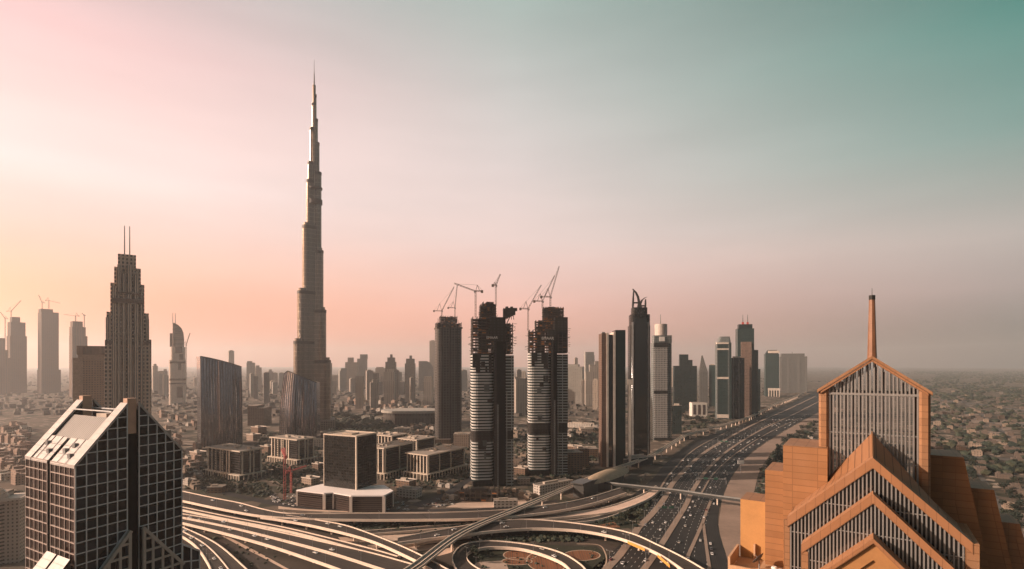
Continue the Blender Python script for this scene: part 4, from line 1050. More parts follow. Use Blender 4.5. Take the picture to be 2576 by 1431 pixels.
# ------------------------------------------------------------------ pale-pillared office blocks
offg = facade('office_glass', (.04, .034, .03), (.014, .013, .013), 40, 3.8, 1.0, .72, .1, .5, .4)
pil = plain('office_stone', (.60, .51, .42), .75, .15, .2)
perf = facade('pierced_pillar', (.50, .42, .34), (.03, .028, .025), 6, 3.8, .5, .5, .4, .75)
def office(label, px, py, rz, L, Dp, ph, bh, left, right, inset=6, roofbits=1):
    g = G(px, py); r = thing('office_block', label, 'building', (g.x, g.y, 0), R(rz), 'pale-pillared office blocks beyond the flyovers')
    x0, x1, y0, y1 = -L + inset * .8, -inset, inset, Dp - inset * .8
    MB().prism(rect(x0, x1, y0, y1), 0, bh, 0, 1).build('glass_body', [offg, roofm], r)
    m = MB(); m.box(-L, 0, 0, Dp, ph - 1.2, ph); m.build('podium_slab', [pil], r)
    for k in range(int(L / 7) + 1): MB().box(-L + (L - 1.2) * k / int(L / 7), -L + (L - 1.2) * k / int(L / 7) + 1.2, 0, 1.2, 0, ph - 1.2).build('column', [pil], r)
    for k in range(1, int(Dp / 7) + 1): MB().box(-1.2, 0, (Dp - 1.2) * k / int(Dp / 7), (Dp - 1.2) * k / int(Dp / 7) + 1.2, 0, ph - 1.2).build('column', [pil], r)
    MB().prism(rect(x0 + 1, x1 - 1, y0 - 3, y1), 0, ph - 1.2, 0, 0).build('podium_wall', [facade('shop_wall', (.2, .17, .14), (.04, .036, .03), 5, 9, .7, .8), roofm], r)
    for f, w, kind in left:
        xx = x0 + (x1 - x0) * f; MB().box(xx - w / 2, xx + w / 2, y0 - 1.1, y0 + .5, ph, bh + .3).build('pierced_pillar' if kind else 'pillar', [perf if kind else pil], r)
    for f, w, kind in right:
        yy = y0 + (y1 - y0) * f; MB().box(x1 - .5, x1 + 1.1, yy - w / 2, yy + w / 2, ph, bh + .3).build('pillar', [pil], r)
    MB().prism(rect(x0 - 3, x1 + 3, y0 - 3, y1 + 3), bh + .3, bh + 2.2, 0, 1, bottom=True).build('roof_slab', [pil, plain('office_roof', (.30, .25, .21), .9, .1, .35)], r)
    rn = random.Random(int(px)); m = MB()
    for k in range(9):
        xx = rn.uniform(x0 + 5, x1 - 12); yy = rn.uniform(y0 + 4, y1 - 9); m.box(xx, xx + rn.uniform(3, 10), yy, yy + rn.uniform(2, 6), bh + 2.2, bh + rn.uniform(3.2, 5.5))
    m.build('roof_plant', [concrete], r)
    return r
Lp = [(.02, 2.2, 0), (.14, 1.6, 0), (.26, 3.4, 1), (.40, 1.6, 0), (.47, 3.4, 1), (.60, 1.6, 0), (.68, 2.4, 0)]
Rp = [(.08, 2.4, 0), (.45, 2.0, 0), (.62, 1.6, 0), (.97, 2.0, 0)]
office('pale-pillared office block nearest the left curved glass tower', 601, 1212, -31, 98, 46, 9.5, 44, Lp, Rp)
office('pale-pillared office block below the right curved glass tower, behind the red mast', 746, 1171, -31, 84, 46, 9.5, 43, Lp, Rp)
office('office block with close white pillars on its narrow side, left of the tallest unfinished tower', 1075, 1210, -33, 52, 105, 10, 37, [(k / 6, 1.8, 0) for k in range(7)], [(.02, 3, 0), (.3, 1.5, 0), (.6, 1.5, 0), (.97, 2, 0)])
office('narrow grey office block just right of the dark cube tower', 966, 1208, -28, 46, 84, 10, 47, [(.05, 2, 0), (.3, 2, 0), (.7, 2, 0), (.97, 2, 0)], [(.03, 3, 0), (.5, 2, 0), (.97, 2, 0)])
office('office block seen over the roof of the close-pillared block', 1048, 1166, -33, 56, 60, 10, 40, [(k / 6, 2, 0) for k in range(7)], [(.03, 3, 0), (.97, 2, 0)])
office('office block behind the dark cube tower with only its roof row showing', 985, 1160, -31, 60, 50, 10, 44, [(k / 6, 2, 0) for k in range(7)], [(.03, 3, 0), (.97, 2, 0)])

# dark cube tower and its white-roofed podium
g = G(896, 1231, 21); r = thing('cube_tower', 'dark glass box tower with a pale corner strip standing on the white-roofed podium', 'building', (g.x, g.y, 20.6), R(-25.2))
cubeg = facade('cube_glass', (.020, .018, .016), (.011, .011, .011), 4.2, 3.6, .9, .82, .08, .4, .9)
Lc, Dc, hc = 54, 39, 66
MB().prism(rect(-Lc, 0, 0, Dc), 0, hc, 0, 1).build('glass_body', [cubeg, roofm], r)
MB().box(-1.4, .5, -.5, 1.4, 0, hc + .8).box(-Lc - .4, -Lc + .5, -.4, .6, 0, hc + .6).box(-.6, .4, Dc - .6, Dc + .4, 0, hc + .6).build('corner_strip', [pil], r)
m = MB(); m.box(-Lc - .6, .7, -.7, .6, hc + .8, hc + 2.4).box(-Lc - .6, .7, Dc - .6, Dc + .7, hc + .8, hc + 2.4).box(-Lc - .6, -Lc + .6, .6, Dc - .6, hc + .8, hc + 2.4).box(-.6, .7, .6, Dc - .6, hc + .8, hc + 2.4)
m.build('parapet', [pil], r)
MB().box(-Lc + 1, -1, 1, Dc - 1, hc, hc + 1.2).box(-34, -18, 12, 26, hc + 1.2, hc + 2.8).build('roof_deck', [plain('tan_roof', (.42, .34, .27), .85, .08, .25)], r)
pp = [(745, 1232), (815, 1240), (838, 1238.5), (882, 1246), (965, 1246), (989, 1234), (966, 1219.5), (925, 1221), (868, 1224), (812, 1216.5)]
pw = [G(x, y, 20.5) for x, y in pp]; c = sum((Vector((p.x, p.y, 0)) for p in pw), Vector()) / len(pw)
loc = [(p.x - c.x, p.y - c.y) for p in pw]
# the front runs straight between its columns, so the roof reads as two flat lobes
r = thing('podium_building', 'low dark building with bright white roof and white columns under the dark cube tower', 'building', (c.x, c.y, 0))
ins = [(x * .985, y * .97) for x, y in loc]
MB().prism(ins, 0, 19, 0, 0).build('glass_walls', [facade('podium_stripes', (.075, .05, .042), (.022, .017, .016), 50, 2.6, 1, .6, .2, .6)], r)
MB().prism(loc, 19, 20.5, 0, 0, bottom=True).build('white_roof', [plain('white_roofing', (.86, .80, .78), .6, .05, .04)], r)
for i, xo, cw in ((0, 1.6, 1.6), (1, 0, 1.8), (3, 0, 1.8), (4, 0, 1.8), (5, -1.6, 1.4), (2, 0, 1.0)):
    MB().box(loc[i][0] + xo - cw, loc[i][0] + xo + cw, loc[i][1] - .3 , loc[i][1] + 3.4, 0, 18.95).build('column', [plain('white_column', (.72, .62, .55), .6, .1, .1)], r)

# arched-roof apartment block at the left edge
g = G(34, 1418); r = thing('apartment_block', 'pale balconied apartment block with an arched roof feature at the left edge', 'building', (g.x, g.y, 0), R(20))
ab = facade('balcony_block', (.50, .40, .33), (.10, .08, .065), 60, 3.3, 1, .42, .4, .7)
MB().prism(rrect(-38, -8, 0, 24, 6, 4), 0, 55, 0, 1).build('balcony_body', [ab, roofm], r)
MB().prism(rect(-9, 3, 3, 22), 0, 57, 0, 1).build('corner_bay', [facade('corner_bay', (.52, .42, .35), (.09, .07, .06), 3.2, 3.3, .4, .45), roofm], r)
MB().box(-12, 5, 0, 24, 57, 59).build('roof_slab', [pale], r)
m = MB()
for k in range(10):
    a0, a1 = math.pi * k / 10, math.pi * (k + 1) / 10
    m.bar((-18 + 11 * math.cos(a0), 2, 56 + 11 * math.sin(a0)), (-18 + 11 * math.cos(a1), 2, 56 + 11 * math.sin(a1)), 8, 2.4, up=(0, 1, 0))
m.build('roof_arch', [pale], r)
MB().box(-28, -8, 4, 20, 55, 64).build('penthouse', [ab, roofm], r)

# oval low mall and other low mid-ground buildings
g = G(1040, 1064); r = thing('arena_building', 'low oval building with a flat pale rim roof among the far trees', 'building', (g.x, g.y, 0))
ov = [(92 * math.cos(R(a)), 60 * math.sin(R(a))) for a in range(0, 360, 12)]
MB().prism(ov, 0, 34, 0, 1).build('drum_wall', [facade('arena_wall', (.10, .085, .075), (.05, .045, .04), 9, 34, .6, .8), roofm], r)
MB().prism([(x * 1.06, y * 1.06) for x, y in ov], 34, 41, 0, 1, bottom=True).build('rim_roof', [plain('rim_grey', (.36, .33, .29), .7)], r)
def lowblock(label, x, y, w, d, h, rz, mat, name='low_building', frame=False):
    g = G(x, y); r = thing(name, label, 'building', (g.x, g.y, 0), R(rz))
    if frame: open_frame(None, 'open_floors', -w / 2, w / 2, 0, d, 0, h, r, 5, 7, seed=int(x))
    else:
        MB().prism(rect(-w / 2, w / 2, 0, d), 0, h, 0, 1).build('wall', [mat, roofm], r)
        MB().box(-w / 2 - .4, w / 2 + .4, -.4, .6, h, h + 1.1).box(-w / 2 - .4, w / 2 + .4, d - .6, d + .4, h, h + 1.1).build('parapet', [pale], r)
        MB().box(-w * .3, w * .1, d * .3, d * .6, h, h + 3).build('roof_hut', [concrete], r)
    return r
lw1 = facade('tan_low', (.40, .31, .25), (.10, .08, .07), 4.5, 3.6, .5, .5, .3, .7)
lw2 = facade('white_low', (.55, .50, .45), (.09, .08, .07), 5, 3.6, .55, .5, .3, .7)
lw3 = facade('brown_low', (.22, .15, .11), (.05, .04, .035), 5, 3.6, .6, .5, .3, .7)
lowblock('bare concrete podium floors in front of the tallest unfinished tower', 1202, 1262, 52, 26, 14, -6, None, 'construction_podium', True)
lowblock('long pale building with dark openings beside the rail viaduct', 1400, 1238, 62, 14, 13, 38, lw2)
lowblock('tan box building between the netted tower and the tallest one', 1160, 1128, 34, 30, 30, 0, lw1)
lowblock('brown block right of the lettered unfinished tower', 1440, 1190, 34, 30, 34, 8, lw3)
lowblock('second brown block behind the station roof', 1466, 1172, 22, 24, 30, 8, lw3)
lowblock('low white villa block right of the white-roofed podium', 1022, 1252, 30, 16, 11, -20, lw2)
lowblock('small pale site office by the flyover bend', 1272, 1276, 30, 10, 8, 4, lw2)
lowblock('long white-roofed shed beyond the park trees', 962, 1058, 50, 20, 12, 0, plain('shed_white', (.72, .68, .62), .6))
lowblock('small white tent-roofed hall beyond the park trees', 922, 1056, 34, 20, 12, 0, plain('shed_white', (.72, .68, .62), .6))
lowblock('low white depot roof right of the tower bases, close to the highway', 1812, 1090, 34, 22, 7, 30, lw2)
lowblock('flat tan roofed depot beside the highway under the tallest teal tower', 1905, 1028, 160, 60, 8, 10, lw1)
lowblock('dark podium at the foot of the black horned tower', 1606, 1172, 64, 26, 14, 26, plain('podium_dark', (.05, .05, .05), .5))
lowblock('hazy low tan terrace left of the dark tower under construction', 1490, 1090, 60, 40, 12, 0, lw1)
lowblock('small dark lattice-sided hall left of the brown slab tower', 1478, 1150, 40, 30, 16, 0, lw3)
# ------------------------------------------------------------------ roads
def asphalt(name, col, spec=.25):
    # UV x runs across the carriageway in metres, y along it: worn wheel tracks, patches and joints
    m = newmat(name)
    u = N('ShaderNodeUVMap'); s = N('ShaderNodeSeparateXYZ'); nt.links.new(u.outputs[0], s.inputs[0])
    w = M('SINE', M('MULTIPLY', s.outputs[0], 2 * math.pi / 1.8)); f = M('ADD', M('MULTIPLY', w, .16), noise(.05, 5))
    mp = N('ShaderNodeMapping'); mp.inputs['Scale'].default_value = (.8, .02, 1); nt.links.new(u.outputs[0], mp.inputs[0])
    n = N('ShaderNodeTexNoise'); nt.links.new(mp.outputs[0], n.inputs['Vector']); n.inputs['Scale'].default_value = 1; n.inputs['Detail'].default_value = 4
    f = M('ADD', M('MULTIPLY', f, .5), M('MULTIPLY', n.outputs[0], .5))
    c = mixc(M('MULTIPLY', M('SUBTRACT', f, .25), 2.0, True), sc3(col, .55), sc3(col, 1.5))
    j = M('LESS_THAN', M('FRACT', M('DIVIDE', s.outputs[1], 34)), .02); c = mixc(j, c, sc3(col, .5))
    finish(bs(c, .75, 0, spec)); MATS[name] = m
    return m
asph = asphalt('asphalt', (.026, .025, .025)); asphl = asphalt('worn_asphalt', (.055, .045, .039))
para = plain('parapet_concrete', (.80, .66, .55), .7, .05, .15)
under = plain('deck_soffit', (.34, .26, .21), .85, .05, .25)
sandm = plain('sand_verge', (.27, .195, .155), .95, .02, .25)
def crom(pts, n=60):
    P = [Vector(p) for p in pts]; P = [P[0] * 2 - P[1]] + P + [P[-1] * 2 - P[-2]]; o = []
    L = [0]
    for i in range(1, len(P) - 2): L.append(L[-1] + (P[i + 1] - P[i]).length)
    for k in range(n + 1):
        s = L[-1] * k / n; i = 0
        while i < len(L) - 2 and s > L[i + 1]: i += 1
        t = (s - L[i]) / max(1e-6, L[i + 1] - L[i]); a, b, c, d = P[i:i + 4]
        o.append(.5 * ((2 * b) + (c - a) * t + (2 * a - 5 * b + 4 * c - d) * t * t + (3 * b - a - 3 * c + d) * t ** 3))
    return o
def edges(A, B, z, n=60):
    return crom([G(x, y, z) for x, y in A], n), crom([G(x, y, z) for x, y in B], n)
PATHS = []
ROADPOLY = []
def inpoly(x, y, P):
    c = False; n = len(P); j = n - 1
    for i in range(n):
        if (P[i][1] > y) != (P[j][1] > y) and x < (P[j][0] - P[i][0]) * (y - P[i][1]) / (P[j][1] - P[i][1]) + P[i][0]: c = not c
        j = i
    return c
def flyover(label, A, B, z, mid=False, pier=34, mat=None, zend=None):
    a, b = edges(A, B, z); n = len(a) - 1
    if zend is not None:
        for i in range(n + 1):
            dz = (zend - z) * max(0, (i / n - .6) / .4); a[i].z += dz; b[i].z += dz
    o = a[n // 2]; org = Vector((o.x, o.y, 0)); r = thing('flyover', label, 'flyover', org)
    m = MB(); th = 1.6
    for i in range(n):
        p, q, s, t = [v - org for v in (a[i], a[i + 1], b[i + 1], b[i])]
        dn = Vector((0, 0, -th))
        wd_ = (p - t).length; al = i * 6.0
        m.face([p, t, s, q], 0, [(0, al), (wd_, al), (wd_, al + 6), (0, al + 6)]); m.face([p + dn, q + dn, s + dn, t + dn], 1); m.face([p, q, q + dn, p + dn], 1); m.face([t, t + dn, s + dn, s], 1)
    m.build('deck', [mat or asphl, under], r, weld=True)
    for ln, e, f in (('parapet', a, b), ('parapet', b, a)):
        m = MB()
        for i in range(n):
            ins = (f[i] - e[i]).normalized() * .35; ins2 = (f[i + 1] - e[i + 1]).normalized() * .35
            p, q = e[i] - org, e[i + 1] - org; up = Vector((0, 0, 1.05)); lo = Vector((0, 0, -1.7))
            P = [p - ins + lo, p - ins + up, p + ins * 1.6 + up, p + ins * 1.6 + Vector((0, 0, .02))]
            Q = [q - ins2 + lo, q - ins2 + up, q + ins2 * 1.6 + up, q + ins2 * 1.6 + Vector((0, 0, .02))]
            for k in range(3): m.face([P[k], Q[k], Q[k + 1], P[k + 1]], 0)
        m.build(ln, [para], r, recalc=True)
    if mid:
        m = MB()
        for i in range(n):
            m.bar((a[i] + b[i]) / 2 - org + Vector((0, 0, .5)), (a[i + 1] + b[i + 1]) / 2 - org + Vector((0, 0, .5)), .7, 1.0)
        m.build('median_barrier', [para], r)
    if z > 3:
        L = 0; last = -pier / 2
        for i in range(n):
            c = (a[i] + b[i]) / 2; L += ((a[i + 1] + b[i + 1]) / 2 - c).length
            if L - last > pier:
                last = L; c = c - org; d = (b[i] - a[i]); wd = d.length; d.normalize()
                mm = MB().tube((c.x, c.y, 0), (c.x, c.y, c.z - th - 1.2), 1.1, 1.1, 10)
                mm.bar(c - d * wd * .32 - Vector((0, 0, th + .6)), c + d * wd * .32 - Vector((0, 0, th + .6)), 2.2, 1.2)
                mm.build('pier', [para], r)
    PATHS.append((a, b, z)); ROADPOLY.append(A + B[::-1])
    return r, a, b
def ground_strip(name, A, B, z, mat, n=60, kind='structure'):
    a, b = edges(A, B, 0, n); m = MB()
    for i in range(n):
        p, q, s, t = a[i], a[i + 1], b[i + 1], b[i]
        wd_ = (p - t).length; al = i * 10.0
        m.face([(p.x, p.y, z), (t.x, t.y, z), (s.x, s.y, z), (q.x, q.y, z)], 0, [(0, al), (wd_, al), (wd_, al + 10), (0, al + 10)])
    o = m.build(name, [mat], weld=True); o['kind'] = kind
    for f in o.data.polygons:
        pass
    bm = bmesh.new(); bm.from_mesh(o.data)
    if sum(f.normal.z for f in bm.faces) < 0: bmesh.ops.reverse_faces(bm, faces=bm.faces)
    bm.to_mesh(o.data); bm.free()
    ROADPOLY.append(A + B[::-1])
    return a, b

def shift(P, dx=0, dy=0): return [(x + dx, y + dy) for x, y in P]
HWL = [(1470, 1445), (1560, 1370), (1622, 1300), (1642, 1250), (1660, 1215), (1700, 1160), (1760, 1115), (1840, 1078), (1900, 1052), (1960, 1028), (2010, 1006), (2046, 988)]
HWR = [(1840, 1445), (1806, 1331), (1808, 1285), (1817, 1248), (1845, 1190), (1886, 1140), (1960, 1090), (2040, 1045), (2085, 1020), (2105, 1003), (2112, 994), (2106, 988)]
ground_strip('interchange_ground', [(440, 1262), (700, 1296), (1000, 1300), (1330, 1290), (1560, 1240)], [(440, 1460), (800, 1460), (1100, 1460), (1350, 1460), (1560, 1460)], .05, plain('interchange_soil', (.050, .040, .031), .95, .03, .5))
ground_strip('highway', HWL, HWR, .12, asph)
ground_strip('slip_road', [(1500, 1300), (1570, 1262), (1640, 1205), (1680, 1160), (1745, 1112), (1830, 1074)], [(1530, 1312), (1600, 1272), (1655, 1222), (1698, 1170), (1758, 1121), (1840, 1080)], .10, asph)
ground_strip('slip_road', [(1400, 1318), (1520, 1296), (1600, 1250), (1650, 1196), (1716, 1136)], [(1420, 1330), (1545, 1308), (1622, 1262), (1662, 1206), (1724, 1142)], .09, asphl)
ground_strip('sand_verge', [(1842, 1445), (1808, 1331), (1812, 1285), (1819, 1248), (1847, 1190), (1890, 1140), (1964, 1090), (2044, 1045), (2090, 1022)], [(1900, 1445), (1880, 1331), (1892, 1268), (1898, 1230), (1918, 1170), (1968, 1112), (2018, 1078), (2074, 1051), (2122, 1030)], .16, sandm)
M1 = [(1508, 1450), (1579, 1373), (1591, 1343), (1637, 1296), (1669, 1257), (1681, 1232), (1706, 1199), (1764, 1144), (1822, 1107), (1900, 1065), (1980, 1030), (2052, 996)]
M2 = [(1606, 1450), (1640, 1405), (1663, 1370), (1702, 1308), (1725, 1271), (1743, 1232), (1785, 1174), (1845, 1123), (1920, 1078), (2000, 1040), (2074, 1002)]
def wide(P, w): return [(x - w * (y - 915) / 420, y) for x, y in P], [(x + w * (y - 915) / 420, y) for x, y in P]
medm = plain('median_paving', (.27, .205, .165), .9, .05, .2)
for k, (P, w) in enumerate(((M1, 10), (M2, 8), ([(1716, 1430), (1764, 1322), (1776, 1289), (1789, 1256)], 4.5), ([(1786, 1440), (1777, 1380), (1769, 1318)], 3.5), ([(1640, 1262), (1662, 1226), (1690, 1186), (1750, 1128), (1830, 1086)], 3.5), ([(1764, 1240), (1800, 1186), (1860, 1134), (1940, 1085), (2030, 1042)], 3))):
    a, b = wide(P, w); n = 60; a, b = edges(a, b, 0, n); m = MB()
    for i in range(n):
        p, q, s, t = a[i], a[i + 1], b[i + 1], b[i]
        V = lambda v, z: (v.x, v.y, z)
        m.face([V(p, .55), V(t, .55), V(s, .55), V(q, .55)]); m.face([V(p, .05), V(p, .55), V(q, .55), V(q, .05)]); m.face([V(t, .05), V(s, .05), V(s, .55), V(t, .55)])
    o = m.build('road_median', [medm], recalc=True); o['kind'] = 'structure'
# dashed lane lines, all one painted sheet
m = MB(); lanes = []
def lerpP(P, Q, t, n=90):
    a, b = crom([G(x, y) for x, y in P], n), crom([G(x, y) for x, y in Q], n)
    return [u.lerp(v, t) for u, v in zip(a, b)]
for P, Q, ts in ((M1, M2, (.2, .4, .6, .8)), (M2, HWR, (.25, .42, .58, .74)), (HWL, M1, (.3, .55))):
    for t in ts:
        C = lerpP(P, Q, t); lanes.append(C); acc = 0
        for i in range(len(C) - 1):
            d = C[i + 1] - C[i]; L = d.length
            if L < 1e-3: continue
            d /= L; s = -acc % 12
            while s < L:
                c = C[i] + d * s; e = C[i] + d * min(L, s + 4); nn = Vector((-d.y, d.x, 0)) * .16
                if c.y < 1300: m.face([(c.x - nn.x, c.y - nn.y, .13), (e.x - nn.x, e.y - nn.y, .13), (e.x + nn.x, e.y + nn.y, .13), (c.x + nn.x, c.y + nn.y, .13)][::1])
                s += 12
            acc += L
o = m.build('lane_markings', [plain('road_paint', (.7, .68, .64), .6, .3, .1)], recalc=False); o['kind'] = 'structure'
bm = bmesh.new(); bm.from_mesh(o.data); bmesh.ops.reverse_faces(bm, faces=[f for f in bm.faces if f.normal.z < 0]); bm.to_mesh(o.data); bm.free()

# flyovers
R1A = [(440, 1232), (538, 1253), (600, 1265), (660, 1281), (722, 1292), (800, 1292.5), (930, 1291.5), (1070, 1291), (1180, 1288), (1281, 1282), (1400, 1268), (1480, 1252), (1560, 1228)]
R1B = [(425, 1252), (520, 1273), (590, 1287), (650, 1297), (720, 1303), (800, 1306), (930, 1308), (1070, 1307.5), (1180, 1306), (1281, 1300), (1400, 1286), (1490, 1267), (1575, 1240)]
flyover('long level flyover running behind all the other curving flyovers', R1A, R1B, 9)
flyover('flyover branching down to the right from the rearmost flyover', [(720, 1297), (806, 1310), (879, 1325), (977, 1361), (1050, 1393), (1150, 1446)], [(655, 1301), (708, 1308.5), (806, 1327), (928, 1359), (1038, 1407), (1096, 1440)], 8.2)
flyover('far carriageway of the paired flyovers crossing the lower left', [(445, 1291), (562, 1310), (684, 1335), (818, 1365), (928, 1390), (1030, 1418), (1100, 1440)], [(445, 1299), (562, 1323), (684, 1352), (818, 1387), (930, 1422), (985, 1440)], 7)
flyover('near carriageway of the paired flyovers crossing the lower left', [(445, 1302), (562, 1325), (684, 1355), (818, 1391), (920, 1423), (968, 1440)], [(445, 1312), (562, 1341), (684, 1375), (818, 1420), (872, 1440)], 7)
flyover('curved ramp sweeping down beside the grey gabled building', [(440, 1318), (538, 1364), (611, 1424), (640, 1455)], [(440, 1338), (490, 1372), (524, 1420), (534, 1455)], 5, mid=True)
flyover('arched flyover crossing the highway at the lower right', [(1000, 1354), (1100, 1335), (1200, 1318), (1281, 1309), (1355, 1308), (1473, 1320), (1580, 1340), (1660, 1374), (1726, 1407), (1785, 1442)], [(1000, 1366), (1100, 1353), (1190, 1342), (1260, 1335), (1346, 1330), (1446, 1334), (1528, 1347), (1590, 1365), (1660, 1396), (1735, 1446)], 9, pier=40)
flyover('tight loop ramp round the garden beds at the bottom', [(1150, 1440), (1138, 1410), (1143, 1390), (1165, 1371), (1212, 1362), (1267, 1363), (1350, 1374), (1413, 1392), (1457, 1418), (1480, 1442)], [(1218, 1440), (1186, 1420), (1174, 1404), (1180, 1390), (1210, 1380), (1250, 1377), (1308, 1381), (1363, 1395), (1413, 1416), (1440, 1440)], 3.4)
flyover('pale slip ramp rising from the highway to the rearmost flyover', [(1290, 1302), (1355, 1297), (1446, 1288), (1528, 1275), (1610, 1246), (1650, 1222)], [(1290, 1310), (1355, 1307), (1446, 1299), (1545, 1287), (1625, 1258), (1664, 1230)], 3.6, mat=plain('pale_deck', (.66, .49, .40), .85, .05, .2))
flyover('low road threading between the branching flyover and the paired ones', [(440, 1272), (570, 1299), (700, 1324), (800, 1347), (930, 1380), (1000, 1400)], [(440, 1279), (570, 1306), (700, 1331), (800, 1355), (922, 1390), (988, 1410)], 1.6)
flyover('low curved road just behind the arched flyover, under the rail viaduct', [(870, 1340), (1000, 1330), (1150, 1319), (1290, 1313)], [(880, 1348), (1000, 1339), (1150, 1327), (1290, 1319)], 1.6, mat=asphl)
flyover('low road under the arched flyover left of the loop', [(905, 1364), (1010, 1360), (1120, 1346), (1200, 1340)], [(925, 1374), (1020, 1371), (1130, 1356), (1210, 1347)], 1.6, mat=asphl)
flyover('narrow ramp curling under the rearmost flyover toward the station', [(1290, 1320), (1400, 1312), (1500, 1300), (1570, 1276)], [(1295, 1326), (1405, 1319), (1510, 1307), (1582, 1282)], 2.0, mat=asphl)
for A, B, nm in (([(545, 1350), (640, 1392), (730, 1440)], [(540, 1362), (610, 1400), (680, 1442)], 'access_road'),
             ([(1180, 1356), (1330, 1345), (1470, 1352), (1560, 1380)], [(1190, 1362), (1330, 1354), (1460, 1361), (1545, 1390)], 'access_road'),
             ([(500, 1222), (700, 1262), (840, 1276), (1000, 1281), (1250, 1276), (1400, 1256)], [(495, 1229), (690, 1271), (840, 1284), (1000, 1287), (1260, 1281), (1410, 1261)], 'service_road'),
             ([(720, 1262), (800, 1222), (860, 1190), (900, 1165), (960, 1140)], [(738, 1268), (820, 1226), (874, 1193), (912, 1168), (972, 1142)], 'service_road'),
             ([(1030, 1270), (1110, 1240), (1170, 1205), (1230, 1170)], [(1060, 1276), (1136, 1244), (1186, 1208), (1246, 1172)], 'service_road')):
    ground_strip(nm, A, B, .085, asphl if nm == 'access_road' else asph)
# pale verge and kerb strips between the access roads
for A, B in (([(850, 1351), (1000, 1345), (1150, 1335), (1240, 1328)], [(860, 1362), (1000, 1358), (1130, 1346), (1230, 1338)]), ([(780, 1320), (900, 1328), (1010, 1331)], [(800, 1330), (900, 1337), (1010, 1334)]), ([(1000, 1314), (1150, 1311), (1260, 1311)], [(1000, 1321), (1150, 1319), (1250, 1316)]), ([(1050, 1398), (1120, 1380), (1140, 1372)], [(1062, 1408), (1126, 1392), (1140, 1386)]), ([(1000, 1376), (1060, 1372), (1140, 1362)], [(1010, 1390), (1070, 1384), (1140, 1370)]),
             ([(1420, 1300), (1520, 1288), (1600, 1262)], [(1430, 1305), (1530, 1294), (1606, 1268)]), ([(560, 1343), (640, 1384), (735, 1436)], [(556, 1347), (632, 1388), (724, 1436)]),
             ([(1170, 1258), (1240, 1262), (1320, 1256)], [(1120, 1276), (1240, 1276), (1330, 1268)]), ([(700, 1268), (800, 1276), (900, 1281)], [(700, 1280), (800, 1286), (900, 1288)]), ([(790, 1246), (840, 1250), (900, 1262)], [(720, 1266), (800, 1272), (900, 1278)])):
    ground_strip('sand_verge', A, B, .075, plain('pink_sand', (.56, .42, .33), .95, .03, .2))

# lawns and planted beds inside the loops
lawn = plain('lawn', (.022, .025, .014), .95, .06, .4); bed = facade('flower_bed', (.24, .10, .052), (.13, .065, .035), 2.2, 500, .5, 1.0, .9, .95, .5); path_m = plain('garden_path', (.48, .36, .27), .9, .1, .15)
def sheet(name, P, z, mat):
    pts = [G(x, y) for x, y in P]; m = MB(); q = [(p.x, p.y, z) for p in pts]
    ar = sum(q[i][0] * q[(i + 1) % len(q)][1] - q[(i + 1) % len(q)][0] * q[i][1] for i in range(len(q)))
    m.face(q if ar > 0 else q[::-1]); o = m.build(name, [mat]); o['kind'] = 'structure'
def ring_path(P, w=1.1, z=.2, closed=True):
    pts = [G(x, y) for x, y in (P + P[:1] if closed else P)]; C = crom(pts, 48); m = MB()
    for i in range(len(C) - 1):
        d = (C[i + 1] - C[i]).normalized(); nn = Vector((-d.y, d.x, 0)) * w
        m.face([(C[i].x - nn.x, C[i].y - nn.y, z), (C[i + 1].x - nn.x, C[i + 1].y - nn.y, z), (C[i + 1].x + nn.x, C[i + 1].y + nn.y, z), (C[i].x + nn.x, C[i].y + nn.y, z)][::1])
    o = m.build('garden_path', [path_m]); o['kind'] = 'structure'
    bm = bmesh.new(); bm.from_mesh(o.data); bmesh.ops.reverse_faces(bm, faces=[f for f in bm.faces if f.normal.z < 0]); bm.to_mesh(o.data); bm.free()
def oval(cx, cy, rx, ry, n=24, t=0): return [(cx + rx * math.cos(2 * math.pi * k / n) + t * ry * math.sin(2 * math.pi * k / n), cy + ry * math.sin(2 * math.pi * k / n)) for k in range(n)]
sheet('lawn', [(1180, 1372), (1300, 1366), (1420, 1372), (1500, 1374), (1530, 1400), (1520, 1445), (1200, 1445), (1175, 1410)], .12, lawn)
sheet('lawn', [(1480, 1290), (1560, 1300), (1605, 1290), (1600, 1326), (1560, 1330), (1480, 1318)], .12, lawn)
sheet('lawn', [(1580, 1262), (1640, 1262), (1622, 1300), (1580, 1305)], .12, lawn)
sheet('lawn', [(940, 1308), (1280, 1308), (1280, 1318), (1080, 1328), (920, 1336), (860, 1322)], .10, lawn)
sheet('lawn', [(1200, 1348), (1340, 1336), (1480, 1346), (1500, 1356), (1330, 1362), (1190, 1362)], .07, plain('dull_planting', (.03, .03, .02), .95, .06, .4))  # dull olive-brown ground beside the arched flyover
for P, closed in ((oval(1463, 1397, 46, 13), True), (oval(1308, 1396, 42, 13), True), (oval(1300, 1412, 38, 9), True), (oval(1372, 1416, 46, 26, t=.5), True)):
    sheet('flower_bed', P, .15 + .004 * len(P) / 24 + random.random() * .03, bed); ring_path(P, .55)
ring_path([(1450, 1368), (1505, 1371), (1522, 1392), (1524, 1416), (1508, 1440)], .6, closed=False)
sheet('flower_bed', [(1500, 1322), (1545, 1312), (1560, 1326), (1505, 1330)], .14, bed)
sheet('paved_plaza', [(1170, 1440), (1200, 1414), (1270, 1410), (1282, 1440)], .14, plain('plaza', (.42, .32, .26), .9, .1, .2))

